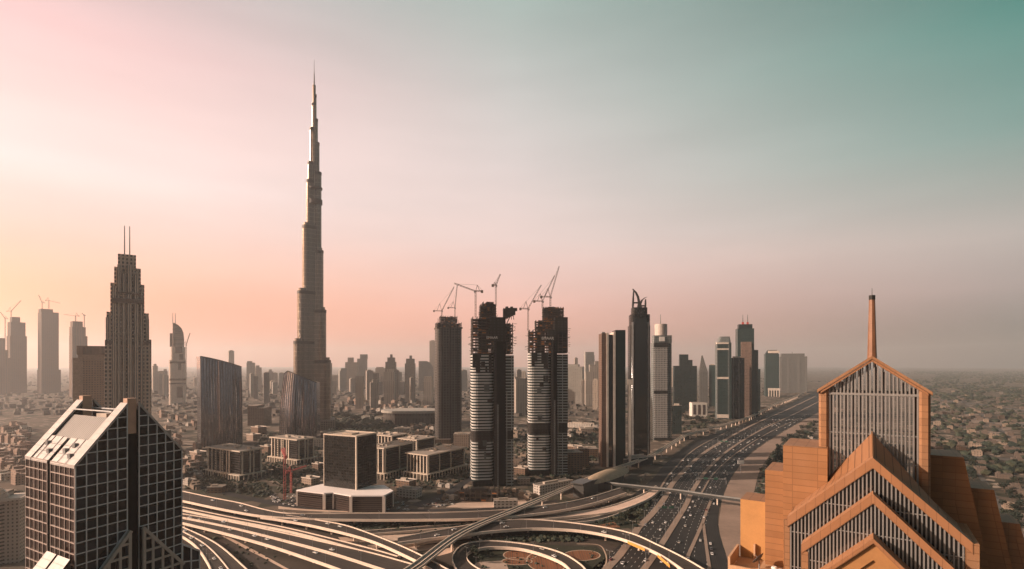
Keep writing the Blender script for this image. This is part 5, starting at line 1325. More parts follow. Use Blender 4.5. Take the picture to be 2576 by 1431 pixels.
# ------------------------------------------------------------------ rail viaduct, station and footbridge
VP = [(930, 1500), (1045, 1425), (1165, 1338), (1315, 1274), (1476, 1206), (1530, 1184), (1590, 1164), (1640, 1144), (1690, 1115), (1726, 1094), (1784, 1078), (1842, 1062), (1894, 1044), (1950, 1016), (1978, 1006), (2030, 985)]
C = crom([G(x, y, 12) for x, y in VP], 150)
r = thing('rail_viaduct', 'raised twin-track rail viaduct crossing over the flyovers and following the highway', 'viaduct', (C[60].x, C[60].y, 0)); org = Vector((C[60].x, C[60].y, 0))
dk, pa, tr_ = MB(), MB(), MB(); last = None; L = 0; lastp = 0
secs = []
for i, c in enumerate(C):
    d = (C[min(i + 1, len(C) - 1)] - C[max(i - 1, 0)]).normalized(); n_ = Vector((d.y, -d.x, 0)); secs.append((c - org, n_, d))
hw = 5.2
for (p, n0, d0), (q, n1, d1) in zip(secs[:-1], secs[1:]):
    def S2(a, z): return [p + n0 * a + Vector((0, 0, z)), q + n1 * a + Vector((0, 0, z))]
    prof2 = [(-hw, 0), (hw, 0), (hw, -1), (hw * .45, -2.2), (-hw * .45, -2.2), (-hw, -1)]
    for (a, za), (b, zb) in zip(prof2, prof2[1:] + prof2[:1]):
        A_, B_ = S2(a, za), S2(b, zb); dk.face([A_[0], B_[0], B_[1], A_[1]])
    for sg in (-1, 1):
        for (a, za), (b, zb) in (((hw, -1.0), (hw, 1.0)), ((hw, 1.0), (hw - .6, 1.0)), ((hw - .6, 1.0), (hw - .6, 0))):
            A_, B_ = S2(sg * a, za), S2(sg * b, zb); pa.face([A_[0], B_[0], B_[1], A_[1]])
        for off in (1.3, 3.1):
            A_, B_ = S2(sg * off, .28), S2(sg * off, .28); tr_.bar(A_[0], A_[1], .35, .4)
    A_ = S2(0, .35); pa.bar(A_[0], A_[1], .9, .5)
dk.build('deck', [para], r, recalc=True, weld=True); pa.build('parapet', [para], r, recalc=True); tr_.build('track', [dark], r)
for i in range(3, len(secs) - 20):
    L += (secs[i][0] - secs[i - 1][0]).length
    if L - lastp > 30:
        lastp = L; p, n0, d0 = secs[i]
        MB().tube((p.x, p.y, 0), (p.x, p.y, p.z - 3.4), 1.05, 1.05, 10).bar(p - n0 * 2.6 - Vector((0, 0, 2.8)), p + n0 * 2.6 - Vector((0, 0, 2.8)), 2, 1.3).build('pier', [para], r)
# station
g = G(1528, 1196, 14); dv = (G(1590, 1164, 12) - G(1476, 1206, 12)); ang = math.atan2(dv.y, dv.x)
r = thing('rail_station', 'rail station under a low golden shell roof beside the highway', 'station', (g.x, g.y, 0), ang)
m = MB(); na, nb = 24, 10; Ls, Ws = 68, 17
def shell(i, j):
    u = -1 + 2 * i / na; v = -1 + 2 * j / nb; wv_ = (1 - abs(u) ** 2.6) ** .6
    return Vector((u * Ls, v * Ws * wv_, 13 + 9.5 * wv_ * (1 - v * v) ** .8))
for i in range(na):
    for j in range(nb): m.face([shell(i, j), shell(i + 1, j), shell(i + 1, j + 1), shell(i, j + 1)])
m.build('shell_roof', [plain('shell_gold', (.40, .31, .22), .75, .2, .25, 0, .2)], r, smooth=True)
MB().prism([(Ls * .8 * math.cos(R(a)), 11 * math.sin(R(a))) for a in range(0, 360, 15)], 0, 14, 0, 1).build('concourse', [plain('station_dark', (.06, .06, .058), .4, .1, .3), dark], r)
MB().box(-Ls - 22, -Ls * .7, -8, 8, 0, 18).box(-Ls - 26, -Ls + 6, -9, 11, 18, 19.5).build('entrance_block', [plain('station_dark', (.06, .06, .058), .4, .1, .3)], r)
# footbridge
FB = [(1505, 1208), (1545, 1216), (1600, 1222), (1700, 1233), (1790, 1246), (1880, 1258), (1960, 1266)]
Cb = crom([G(x, y, 11) for x, y in FB], 40); org = Vector((Cb[20].x, Cb[20].y, 0))
r = thing('footbridge', 'enclosed grey footbridge crossing the highway from the station', 'footbridge', org)
m, rf, pr = MB(), MB(), None
for p, q in zip(Cb[:-1], Cb[1:]):
    m.bar(p - org + Vector((0, 0, -1)), q - org + Vector((0, 0, -1)), 4.6, 3.2); rf.bar(p - org + Vector((0, 0, .8)), q - org + Vector((0, 0, .8)), 5.4, .5)
m.build('tube_wall', [plain('bridge_glass', (.08, .085, .085), .25, .1, .3, .3)], r); rf.build('bridge_roof', [plain('bridge_roof', (.33, .32, .30), .5, .1, .2)], r)
for k in (4, 12, 20, 28, 36):
    p = Cb[k] - org; MB().tube((p.x, p.y, 0), (p.x, p.y, p.z - 2.6), .9, .9, 10).build('pier', [para], r)

# orange strips painting sunlight onto the arched flyover parapet, hoarding on the verge, mast cranes
for i, (lab, x0, y0, x1, y1) in enumerate((('left orange strip painted as sunlight on the arched flyover parapet over the highway', 1581, 1363, 1624, 1382), ('right orange strip painted as sunlight on the arched flyover parapet over the highway', 1657, 1397, 1688, 1424))):
    p, q = G(x0, y0, 9.2), G(x1, y1, 9.2); d = (q - p).normalized(); nn = Vector((d.y, -d.x, 0))
    if nn.y > 0: nn = -nn
    o = thing('sunlit_strip', lab, 'sunlit strip', p + nn * 1.3)
    MB().bar((0, 0, 0), q - p, .25, 2.6).build('panel', [plain('sunlit_orange', (.62, .30, .07), .6, .1, .1)], o)
    m = MB()
    for k in range(4): c = (q - p) * (k / 3); m.bar(c - nn * .2 + Vector((0, 0, -.9)), c - nn * 1.0 + Vector((0, 0, -.9)), .2)
    m.build('bracket', [grey], o)
g = G(1863, 1190); o = thing('billboard', 'small white billboard on a post on the sandy highway verge', 'billboard', g)
MB().tube((0, 0, 0), (0, 0, 16), .6, .5, 8).build('post', [grey], o); MB().box(-5, 5, -.4, .4, 15, 21).build('board', [white], o)
MB().box(-5.3, 5.3, .4, .8, 14.6, 21.4).build('frame', [grey], o)
g = G(716, 1258); crane('red and white tower crane standing in front of the pale office blocks', g, 58, 40, 118, 4, mat=plain('crane_red', (.42, .10, .085), .6, .15, .5), group='red tower cranes in the building yard', w=2.6)
g = G(732, 1240); crane('smaller red crane just right of the tall red and white one', g, 30, 26, 60, 6, mat=plain('crane_red', (.42, .10, .085), .6, .15, .5), group='red tower cranes in the building yard', w=1.8)

# ------------------------------------------------------------------ cars
CARCOL = [(.75, .74, .72), (.7, .7, .7), (.08, .08, .09), (.35, .35, .36), (.45, .42, .38), (.18, .03, .03), (.72, .70, .66)]
def car_mesh(col, name):
    m = MB(); L, Wd = 4.6, 1.85
    pr = [(-2.3, .35), (2.3, .35), (2.3, .75), (2.15, .9), (1.1, 1.0), (-2.1, 1.05), (-2.3, .8)]
    cab = [(1.05, 1.0), (.35, 1.5), (-1.2, 1.52), (-2.0, 1.05)]
    for P, hw_, mi in ((pr, Wd / 2, 0), (cab, Wd / 2 - .15, 1)):
        m.face([(x, -hw_, z) for x, z in P], mi); m.face([(x, hw_, z) for x, z in reversed(P)], mi)
        for a, b in zip(P, P[1:] + P[:1]): m.face([(b[0], -hw_, b[1]), (a[0], -hw_, a[1]), (a[0], hw_, a[1]), (b[0], hw_, b[1])], mi if mi == 0 or not (a[1] > 1.45 and b[1] > 1.45) else 0)
    for x in (-1.4, 1.4):
        for y in (-.86, .86): m.tube((x, y - .12, .33), (x, y + .12, .33), .33, .33, 10, 2)
    me = m.mesh(name, [plain('car_paint_%d' % (hash(col) % 997), col, .3, .2, .05, 0, .6), plain('car_glass', (.02, .02, .025), .1, .2, .2), plain('tyre', (.02, .02, .02), .8)])
    bm = bmesh.new(); bm.from_mesh(me); bmesh.ops.recalc_face_normals(bm, faces=bm.faces); bm.to_mesh(me); bm.free()
    return me
CM = [(car_mesh(c, 'car'), n) for c, n in zip(CARCOL, ('white', 'silver', 'black', 'grey', 'beige', 'dark red', 'white'))]
def car(p, d, where, group, pick=None, s=1.0):
    me, n = random.choices(CM, (6, 4, 2, 2, 2, 1, 5))[0] if pick is None else CM[pick]
    o = bpy.data.objects.new('car', me); COL.objects.link(o); o.location = p; o.rotation_euler = (0, 0, math.atan2(d.y, d.x)); o.scale = (s, s, s)
    tag(o, '%s car %s' % (n, where), 'car', group)
taken = []
def free(p, r):
    for q in taken:
        if abs(q.x - p.x) < r and abs(q.y - p.y) < r: return False
    taken.append(p.copy()); return True
rn = random.Random(12); cnt = 0
for P, Q, ts, where, nn in ((M1, M2, (.14, .3, .5, .7, .86), 'driving on the left carriageway of the dark highway', 70), (M2, HWR, (.16, .3, .5, .66, .82), 'driving on the right carriageway of the dark highway', 105), (HWL, M1, (.4, .65), 'driving on the outer left lanes of the highway', 18)):
    cs = {t: lerpP(P, Q, t) for t in ts}; k = 0; tries = 0
    while k < nn and tries < 4000:
        tries += 1; t = rn.choice(ts); C_ = cs[t]; i = rn.randrange(len(C_) - 2); f = rn.random(); c = C_[i].lerp(C_[i + 1], f)
        if not (420 < c.y < 1900) or rn.random() > min(1, 900 / c.y): continue
        if not free(c, 9): continue
        d = C_[i + 1] - C_[i]; car((c.x, c.y, .13), d, where, 'cars on the highway', None, 1.2); k += 1
FLN = ['on the rearmost level flyover', 'on the flyover branching from the rearmost one', 'on the far carriageway of the paired flyovers', 'on the near carriageway of the paired flyovers', 'on the curved ramp by the gabled building', 'on the arched flyover above the highway', 'on the loop ramp round the garden beds']
for (a, b, z), w_, n_ in zip(PATHS, FLN, (8, 3, 5, 6, 5, 9, 2)):
    for k in range(n_):
        i = rn.randrange(3, len(a) - 3); t = rn.choice((.3, .7)); c = a[i].lerp(b[i], t); d = a[i + 1] - a[i]
        if free(c, 12): car((c.x, c.y, z + .02), d, w_, 'cars on the flyovers', rn.choice((0, 1, 6, 0, 6, 4)), 1.15)
for poly, n_, where in (([(930, 1262), (1010, 1262), (1040, 1285), (960, 1284)], 22, 'parked right of the white-roofed podium'), ([(690, 1238), (760, 1244), (740, 1276), (660, 1262)], 26, 'parked in the yard below the red crane'), ([(1060, 1258), (1140, 1250), (1150, 1275), (1060, 1278)], 16, 'parked on the pale ground by the rearmost flyover'), ([(1440, 1126), (1490, 1122), (1496, 1140), (1446, 1144)], 10, 'parked among the low blocks left of the slab tower')):
    k = tries = 0
    xs = [p[0] for p in poly]; ys = [p[1] for p in poly]
    while k < n_ and tries < 900:
        tries += 1; x, y = rn.uniform(min(xs), max(xs)), rn.uniform(min(ys), max(ys))
        if not inpoly(x, y, poly): continue
        p = G(x, y)
        if free(p, 3.4): car((p.x, p.y, .13), Vector((.5, .8, 0)) if rn.random() < .8 else Vector((-.8, .5, 0)), where, 'parked cars'); k += 1

# ------------------------------------------------------------------ trees
bark = plain('bark', (.10, .07, .05), .9, .8)
leafs = [plain('foliage_green', (.028, .040, .026), .8, .6, .5), plain('foliage_olive', (.042, .046, .027), .8, .6, .5), plain('foliage_dark', (.017, .027, .020), .8, .6, .5)]
def crown_mb(rn, R_, h0, n, sq=.8, leaf=.75):
    m = MB(); lobes = [(Vector((rn.uniform(-.5, .5) * R_, rn.uniform(-.5, .5) * R_, h0 + rn.uniform(-.3, .5) * R_)), R_ * rn.uniform(.4, .7)) for _ in range(7)]
    for k in range(n):
        c, rr = rn.choice(lobes); v = Vector((rn.gauss(0, 1), rn.gauss(0, 1), rn.gauss(0, 1) * sq)).normalized() * rr * rn.uniform(.65, 1.05); p = c + v
        a = Vector((rn.uniform(-1, 1), rn.uniform(-1, 1), rn.uniform(-.6, .6))).normalized() * leaf * rn.uniform(.6, 1.3); b = a.cross(Vector((rn.uniform(-1, 1), rn.uniform(-1, 1), rn.uniform(.2, 1)))).normalized() * leaf * rn.uniform(.5, 1)
        m.face([p - a, p - b * .8, p + a, p + b], 0)
    return m
def make_tree(label, leaf, seed, R_=3.6, h=5.5):
    rn = random.Random(seed); r = thing('tree', label, 'tree')
    m = MB().tube((0, 0, 0), (.1, 0, h * .6), .32, .2, 7)
    for k in range(4):
        a = k * 1.6 + rn.random(); m.tube((.1, 0, h * rn.uniform(.4, .6)), (math.cos(a) * R_ * .5, math.sin(a) * R_ * .5, h * rn.uniform(.85, 1.05)), .14, .05, 5)
    m.build('trunk', [bark], r); crown_mb(rn, R_, h, 230).build('crown', [leaf], r)
    return r
def make_palm(label, seed):
    rn = random.Random(seed); r = thing('palm_tree', label, 'palm tree')
    MB().tube((0, 0, 0), (.2, .1, 7.5), .28, .2, 7).build('trunk', [bark], r); m = MB()
    for k in range(16):
        a = k * 2.4; dr = Vector((math.cos(a), math.sin(a), 0)); p = Vector((.2, .1, 7.5)); up = rn.uniform(.2, 1.0); sd_ = Vector((-dr.y, dr.x, 0))
        for j in range(4):
            q = p + dr * .85 + Vector((0, 0, up)); up -= .55; w0, w1 = .42 * (1 - j / 4.5), .42 * (1 - (j + 1) / 4.5)
            m.face([p - sd_ * w0, p + sd_ * w0, q + sd_ * w1, q - sd_ * w1]); p = q
    m.build('crown', [leafs[0]], r)
    return r
protos = [(make_tree('bushy green tree standing among the low houses and roads', leafs[0], 1), 'tree'), (make_tree('olive tinted loose tree standing among the low houses and roads', leafs[1], 2, 3.2, 5), 'tree'),
          (make_tree('dark dense round tree standing among the low houses and roads', leafs[2], 3, 4.4, 6), 'tree'), (make_palm('palm with a feathery crown standing along the roads', 4), 'palm')]
first = [True] * 4
TREG = [([(826, 1042), (900, 1046), (990, 1056), (1010, 1072), (980, 1090), (880, 1080), (830, 1078)], 62, 2, 1.25, 'dark dense tree in the park right of the curved towers'),
        ([(470, 1186), (520, 1196), (600, 1222), (660, 1240), (640, 1252), (520, 1236), (464, 1216)], 34, 1, 1.0, 'olive tree in the gardens in front of the left office block'),
        ([(650, 1168), (720, 1190), (760, 1210), (730, 1228), (650, 1206)], 20, 0, 1.0, 'green tree between the two left office blocks'),
        ([(1140, 1140), (1178, 1150), (1175, 1200), (1130, 1190)], 12, 1, 1.0, 'olive tree near the foot of the tallest unfinished tower'),
        ([(1425, 1096), (1500, 1090), (1500, 1120), (1430, 1130)], 14, 2, 1.1, 'dark tree among low blocks left of the slab tower'),
        ([(1690, 1040), (1740, 1040), (1790, 1064), (1700, 1080)], 20, 2, 1.2, 'dark tree in front of the white cube building'),
        ([(20, 1244), (62, 1250), (64, 1300), (40, 1320)], 14, 2, 1.2, 'dark tree between the arched block and the gabled building'),
        ([(1950, 1106), (2058, 1062), (2056, 1120), (1990, 1180), (1925, 1232)], 46, 2, 1.2, 'dark tree on the far side of the sandy verge'),
        ([(2332, 1150), (2574, 1150), (2574, 1440), (2500, 1300)], 66, 2, 1.1, 'dark tree among the villas at the right edge'),
        ([(1180, 1396), (1220, 1384), (1250, 1400), (1210, 1420)], 6, 0, .8, 'small green tree on the lawn inside the loop ramp'),
        ([(1490, 1294), (1600, 1292), (1560, 1326)], 8, 0, .8, 'small green tree on the lawn beside the highway')]
nt_ = 0; rt2 = random.Random(31)
def blocked(x, y):
    for P in ROADPOLY[1:]:
        if inpoly(x, y, P): return True
    return False
for P, n_, k, s, lab in TREG:
    xs = [p[0] for p in P]; ys = [p[1] for p in P]; c = tries = 0
    while c < n_ and tries < 3000:
        tries += 1; x, y = rt2.uniform(min(xs), max(xs)), rt2.uniform(min(ys), max(ys))
        if not inpoly(x, y, P) or blocked(x, y): continue
        p = G(x, y)
        if not free(p, 4): continue
        sz = s * rt2.uniform(.75, 1.25) * (1.0 if p.y < 1000 else 1.25)
        kk = k if rt2.random() < .8 else rt2.randrange(3); src = protos[kk][0]
        if first[kk]:
            first[kk] = False; src.location = p; src.scale = (sz,) * 3; src['label'] = lab if kk == k else lab.replace('dark dense', 'green').replace('dark tree', 'greener tree').replace('olive', 'darker'); src['group'] = 'trees of the city gardens'
        else: copy_top(src, p, rt2.random() * 6, sz, lab, 'trees of the city gardens')
        c += 1; nt_ += 1
def along(P, step, off, y1=1500):
    C_ = crom([G(x, y) for x, y in P], 120); L = 0; o = []
    for a, b in zip(C_[:-1], C_[1:]):
        L += (b - a).length
        if L >= step: L = 0; d = (b - a).normalized(); o.append(a + Vector((d.y, -d.x, 0)) * off)
    return [p for p in o if p.y < y1]
for p in along([(1880, 1445), (1850, 1331), (1852, 1268), (1862, 1230)], 22, 8)[:10] + along([(1500, 1290), (1590, 1250), (1640, 1205)], 26, -8)[:8]:
    src = protos[3][0]; lab = 'palm with a feathery crown along the highway verge'
    if first[3]: first[3] = False; src.location = p; src['label'] = lab; src['group'] = 'palms along the highway'
    else: copy_top(src, p, rt2.random() * 6, rt2.uniform(.8, 1.1), lab, 'palms along the highway')
# street lamps on the highway median
lamp = thing('street_lamp', 'tall double-armed street lamp on the highway median', 'street lamp', (0, 0, 0), 0, 'street lamps of the highway')
MB().tube((0, 0, 0), (0, 0, 13), .22, .12, 8).build('pole', [grey], lamp); MB().bar((-2.6, 0, 13.3), (0, 0, 12.9), .14).bar((2.6, 0, 13.3), (0, 0, 12.9), .14).build('arm', [grey], lamp)
for sx_ in (-1, 1): MB().box(sx_ * 2.9 - .5, sx_ * 2.9 + .5, -.18, .18, 13.2, 13.42).build('lamp_head', [plain('lamp_pale', (.6, .58, .54), .5)], lamp)
fl = True
for p in along(M2, 42, 0, 1500) + along(M1, 42, 0, 1500):
    p = Vector((p.x, p.y, .55))
    if fl: fl = False; lamp.location = p; lamp.rotation_euler = (0, 0, R(-35))
    else: copy_top(lamp, p, R(-35))

for (a, b, z), st in zip(PATHS, (5, 6, 6, 7, 6, 5, 9)):
    for i in range(4, len(a) - 3, st):
        e = b[i].lerp(a[i], .03); d = a[i] - b[i]; copy_top(lamp, Vector((e.x, e.y, z)), math.atan2(d.y, d.x), .72, 'slim double-armed street lamp on a flyover edge', 'street lamps of the flyovers')
# sign gantries over the highway
for k, (x0, y0, x1, y1, lab) in enumerate(((1655, 1292, 1706, 1292, 'steel sign gantry over the left carriageway just below the footbridge'), (1752, 1215, 1826, 1218, 'steel sign gantry over the right carriageway beyond the footbridge'), (1806, 1118, 1838, 1120, 'far steel sign gantry over the highway bend'))):
    p, q = G(x0, y0), G(x1, y1); o = thing('sign_gantry', lab, 'sign gantry', p, math.atan2((q - p).y, (q - p).x)); L = (q - p).length
    MB().tube((0, 0, 0), (0, 0, 8), .3, .25, 8).build('post', [grey], o); MB().tube((L, 0, 0), (L, 0, 8), .3, .25, 8).build('post', [grey], o)
    MB().truss((0, 0, 7.6), (L, 0, 7.6), 1.0, 12, .22).build('beam', [grey], o)
    for f in (.3, .65): MB().box(L * f - 3, L * f + 3, -.75, -.6, 6.6, 9.4).build('sign_and_opening_panel', [plain('sign_green', (.03, .10, .07), .5)], o)
# ------------------------------------------------------------------ houses
def make_house(label, wallc, w, d, h, seed):
    rn = random.Random(seed); r = thing('house', label, 'house')
    wm_ = facade('house_wall_%d' % seed, wallc, (.05, .045, .04), 3.4, 3.3, .4, .45, .3, .8)
    MB().prism(rect(-w / 2, w / 2, -d / 2, d / 2), 0, h, 0, 0).prism(rect(w / 2 - .01, w * .85, -d * .3, d * .35), 0, h * .55, 0, 0).build('wall', [wm_], r)
    m = MB(); t = .3
    m.box(-w / 2 - t, w / 2 + t, -d / 2 - t, d / 2 + t, h, h + .5); m.box(-w / 2 + 1, -w / 2 + 4.5, -d / 2 + 1, d / 2 - 4, h + .5, h + 3); m.box(w / 2 + t, w * .86, -d * .31, d * .36, h * .55, h * .55 + .4)
    m.box(w * .1, w * .2, d * .1, d * .25, h + .5, h + 1.8); m.build('roof', [plain('house_roof_%d' % seed, sc3(wallc, .8)[:3], .9, .2, .2)], r)
    return r
HP = [make_house('sand coloured flat-roofed house', (.30, .235, .185), 15, 12, 7.5, 1), make_house('white flat-roofed house', (.50, .45, .40), 13, 14, 8, 2), make_house('tan flat-roofed house', (.15, .12, .10), 18, 11, 7, 3), make_house('tall pinkish flat-roofed house', (.36, .26, .21), 14, 14, 13, 4)]
HN = ['sand coloured', 'white', 'tan', 'tall pinkish']
hf = [True] * 4; hp = []
HREG = [([(0, 1080), (64, 1080), (64, 1230), (0, 1200)], 44, 'in the hazy quarter left of the grey gabled building', (0, 1, 3, 3), 1.3),
        ([(384, 1040), (496, 1040), (496, 1180), (460, 1200), (384, 1120)], 46, 'in the hazy quarter left of the left curved tower', (0, 1, 2, 3), 1.0),
        ([(2330, 985), (2574, 985), (2574, 1150), (2335, 1150)], 70, 'in the villa quarter behind the orange tower', (0, 2, 2, 2), 1.1),
        ([(2440, 1150), (2574, 1150), (2574, 1440), (2560, 1440), (2450, 1180)], 8, 'near the right edge below the villa quarter', (2, 2, 0, 2), 1.0),
        ([(1935, 1200), (2056, 1080), (2056, 1120), (1990, 1230)], 16, 'between the sandy verge and the orange tower', (0, 2, 1, 2), .9),
        ([(840, 1010), (1080, 1004), (1086, 1030), (980, 1040), (850, 1036)], 40, 'under the skyline right of the needle skyscraper', (0, 1, 2, 3), 1.2),
        ([(1000, 1070), (1090, 1072), (1090, 1108), (1010, 1100)], 26, 'beyond the office blocks left of the netted tower', (0, 1, 2, 0), .9),
        ([(1296, 1080), (1322, 1080), (1322, 1180), (1296, 1180)], 10, 'between the two right unfinished towers', (0, 1, 2, 0), .9),
        ([(1424, 1060), (1502, 1050), (1502, 1086), (1430, 1100)], 14, 'beyond the brown blocks left of the slab tower', (0, 1, 2, 0), .9),
        ([(470, 1150), (500, 1160), (496, 1230), (466, 1225)], 8, 'in the gardens left of the nearest office block', (0, 1, 0, 0), .8),
        ([(1100, 1214), (1150, 1230), (1170, 1262), (1110, 1258)], 10, 'on the building site left of the concrete podium', (1, 2, 0, 0), .55),
        ([(1250, 1236), (1340, 1226), (1330, 1262), (1262, 1266)], 10, 'on the building site right of the concrete podium', (1, 2, 0, 0), .55)]
rh = random.Random(5)
for P, n_, wh, ks, s in HREG:
    xs = [p[0] for p in P]; ys = [p[1] for p in P]; c = tries = 0
    while c < n_ and tries < 4000:
        tries += 1; x, y = rh.uniform(min(xs), max(xs)), rh.uniform(min(ys), max(ys))
        if not inpoly(x, y, P) or blocked(x, y): continue
        p = G(x, y); sz = s * rh.uniform(.8, 1.25)
        if any(abs(q.x - p.x) < 15 * sz and abs(q.y - p.y) < 15 * sz for q in hp): continue
        hp.append(p); k = rh.choice(ks); src = HP[k]; lab = '%s flat-roofed house %s' % (HN[k], wh); rz = R(rh.choice((-32, 58)) + rh.uniform(-4, 4))
        if hf[k]: hf[k] = False; src.location = p; src.rotation_euler = (0, 0, rz); src.scale = (sz,) * 3; src['label'] = lab; src['group'] = 'flat-roofed city houses'
        else: copy_top(src, p, rz, sz, lab, 'flat-roofed city houses')
        c += 1
# low flat blocks filling the district between the towers
MIDB = [(('low flat block beside the long wall left of the nearest office block'), 486, 1150, 26, 18, 10), ('low block between the two left office blocks', 664, 1140, 24, 20, 14), ('tan flat block behind the dark cube tower, left side', 800, 1126, 26, 22, 16),
        ('small block with a white roof left of the dark cube tower', 792, 1180, 16, 12, 9), ('pair-roofed block at the far end of the service road', 1000, 1134, 30, 18, 14), ('long low shed by the foot of the netted tower', 1108, 1116, 44, 18, 10),
        ('low brown block in front of the netted tower', 1120, 1150, 22, 18, 12), ('wide low block between the two striped unfinished towers', 1306, 1196, 20, 18, 12), ('small tan block at the foot of the lettered tower', 1318, 1218, 18, 12, 8),
        ('low dark block right of the foot of the lettered tower', 1434, 1140, 34, 20, 14), ('long terrace roof beyond the lettered tower', 1456, 1076, 70, 26, 12), ('white flat block near the left end of the service road', 540, 1240, 20, 12, 8),
        ('low grey block at the end of the parking yard', 770, 1218, 22, 16, 9), ('brown low block at the right end of the parking yard', 1012, 1230, 24, 16, 12), ('flat block with a broad roof among the trees by the park', 1010, 1092, 40, 26, 14),
        ('narrow tan block left of the second office block', 640, 1092, 30, 24, 18), ('tan block at the foot of the left curved glass tower', 628, 1108, 24, 20, 14), ('pale low block at the foot of the right curved glass tower', 820, 1100, 26, 20, 12)]
for k, (lab, x, y, w, d_, h) in enumerate(MIDB): lowblock(lab, x, y, w, d_, h, (-31, -28, 6)[k % 3], (lw1, lw3, lw2, lw3)[k % 4])
# shrubs and hedges too many to count
m = MB(); rs = random.Random(8)
for P, n_ in (([(466, 1150), (640, 1200), (700, 1240), (640, 1256), (466, 1230)], 420), ([(640, 1080), (810, 1110), (812, 1200), (720, 1250), (640, 1180)], 380), ([(950, 1060), (1180, 1120), (1180, 1210), (1000, 1250), (950, 1200)], 420),
              ([(1290, 1090), (1500, 1060), (1500, 1180), (1430, 1220), (1300, 1210)], 420), ([(1640, 1090), (1800, 1040), (1890, 1030), (1760, 1080)], 200), ([(1880, 1180), (2050, 1070), (2050, 1140), (1900, 1260)], 300), ([(826, 1036), (1010, 1050), (1030, 1092), (830, 1086)], 400), ([(840, 1308), (1290, 1310), (1280, 1330), (900, 1342)], 160), ([(1480, 1290), (1640, 1262), (1600, 1326), (1480, 1320)], 90), ([(1180, 1344), (1480, 1344), (1480, 1362), (1190, 1364)], 120), ([(1195, 1376), (1500, 1372), (1526, 1400), (1510, 1440), (1200, 1440)], 26), ([(470, 1330), (700, 1400), (640, 1440), (560, 1380)], 60)):
    xs = [p[0] for p in P]; ys = [p[1] for p in P]
    for k in range(n_ * 2):
        x, y = rs.uniform(min(xs), max(xs)), rs.uniform(min(ys), max(ys))
        if not inpoly(x, y, P) or (y < 1300 and blocked(x, y)): continue
        p = G(x, y); sz = rs.uniform(1.0, 2.6) * (.55 if y > 1364 else 1) * (p.y / 750 if p.y > 750 else 1); m.ico((p.x, p.y, sz * .5), sz, rs.randrange(3), 1, .3, (1.3, 1.3, .8))
o = m.build('shrubs', leafs); tag(o, 'dark low shrubs and hedges between the low blocks and roads', None, None, 'stuff')
# streets and bare plots of the plain on the right
stm = plain('street_asphalt', (.10, .092, .085), .9, .02, .25)
for A, B in (([(2325, 966), (2450, 968), (2640, 970)], [(2325, 968), (2450, 970), (2640, 972.5)]), ([(2328, 1000), (2480, 1018), (2640, 1040)], [(2328, 1003), (2480, 1021), (2640, 1044)]), ([(2380, 985), (2460, 1040), (2560, 1130)], [(2384, 985), (2470, 1040), (2576, 1130)]),
             ([(2334, 1078), (2450, 1070), (2640, 1062)], [(2334, 1082), (2450, 1074), (2640, 1066)]), ([(2334, 1140), (2450, 1146), (2640, 1160)], [(2334, 1146), (2450, 1152), (2640, 1167)]), ([(2430, 1160), (2500, 1260), (2560, 1440)], [(2442, 1160), (2516, 1260), (2584, 1440)])):
    ground_strip('street', A, B, .1, stm)
for P in ([(2410, 1044), (2460, 1040), (2476, 1062), (2420, 1068)], [(2490, 1062), (2574, 1052), (2590, 1076), (2500, 1084)], [(2440, 1082), (2540, 1086), (2560, 1110), (2450, 1112)], [(2560, 1290), (2640, 1290), (2640, 1400), (2590, 1400)], [(2340, 1010), (2400, 1014), (2390, 1024), (2338, 1020)]):
    sheet('sandy_plot', P, .08, plain('plot_sand', (.22, .172, .145), .95, .02, .4))
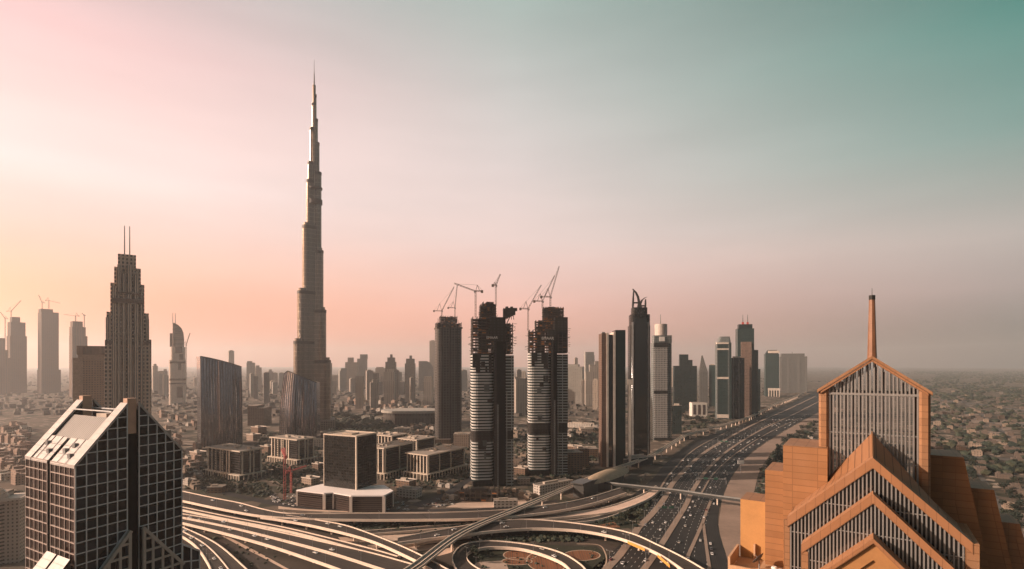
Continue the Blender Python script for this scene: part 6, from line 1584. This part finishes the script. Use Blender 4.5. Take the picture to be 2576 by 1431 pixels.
# the rest of the city, too many and too far to tell apart
m = MB(); mt = MB(); rc = random.Random(77)
for k in range(3400):
    y = 915 + 22 + 110 * rc.random() ** 1.6; x = rc.uniform(-60, 2640)
    if (1640 < x < 2130 and abs(x - (2070 - (y - 985) * 3.2)) < 70 + (y - 960) * .9): continue
    if 2056 < x < 2330 and y > 1000: continue
    if (x > 2040 and (rc.random() < .72 or math.sin(x * .045 + y * .11) + math.sin(y * .21 - x * .02) < -.1)) or blocked(x, y): continue
    p = G(x, y); w, d = rc.uniform(9, 26), rc.uniform(9, 22); h = rc.choice((5, 7, 8, 10, 16)) * rc.uniform(.8, 1.2) * (1 if x < 1600 else .7); a = R(rc.choice((-32, 58)))
    if any(abs(q.x - p.x) < 16 and abs(q.y - p.y) < 16 for q in hp): continue
    ca, sa = math.cos(a), math.sin(a)
    m.prism([(p.x + ca * u - sa * v, p.y + sa * u + ca * v) for u, v in ((-w / 2, -d / 2), (w / 2, -d / 2), (w / 2, d / 2), (-w / 2, d / 2))], 0, h, rc.randrange(3), rc.randrange(3))
o = m.build('distant_houses', [facade('dist_a', (.12, .107, .096), (.08, .07, .06), 4, 3.5, .45, .5), facade('dist_b', (.19, .17, .152), (.08, .07, .06), 4, 3.5, .45, .5), facade('dist_c', (.08, .072, .064), (.06, .05, .045), 4, 3.5, .45, .5)])
tag(o, 'countless low flat-roofed houses spread over the hazy plain', None, None, 'stuff')
for k in range(4200):
    y = 915 + 20 + (260 if rc.random() < .5 else 70) * rc.random() ** 1.5; x = rc.uniform(-60, 2640) if rc.random() < .45 else rc.uniform(2300, 2640)
    if (1640 < x < 2130 and abs(x - (2070 - (y - 985) * 3.2)) < 70 + (y - 960) * .9): continue
    if 2056 < x < 2325 and y > 1000: continue
    if (x < 1640 and y > 1040) or blocked(x, y) or (x > 2040 and math.sin(x * .045 + y * .11) + math.sin(y * .21 - x * .02) > 1.1): continue
    p = G(x, y); mt.ico((p.x, p.y, 3.5), rc.uniform(3.5, 6.5) * (1 + p.y / 6000), rc.randrange(3), 1, .28, (1.25, 1.25, .8))
o = mt.build('distant_trees', leafs); tag(o, 'dark planted trees scattered over the plain between the houses', None, None, 'stuff')
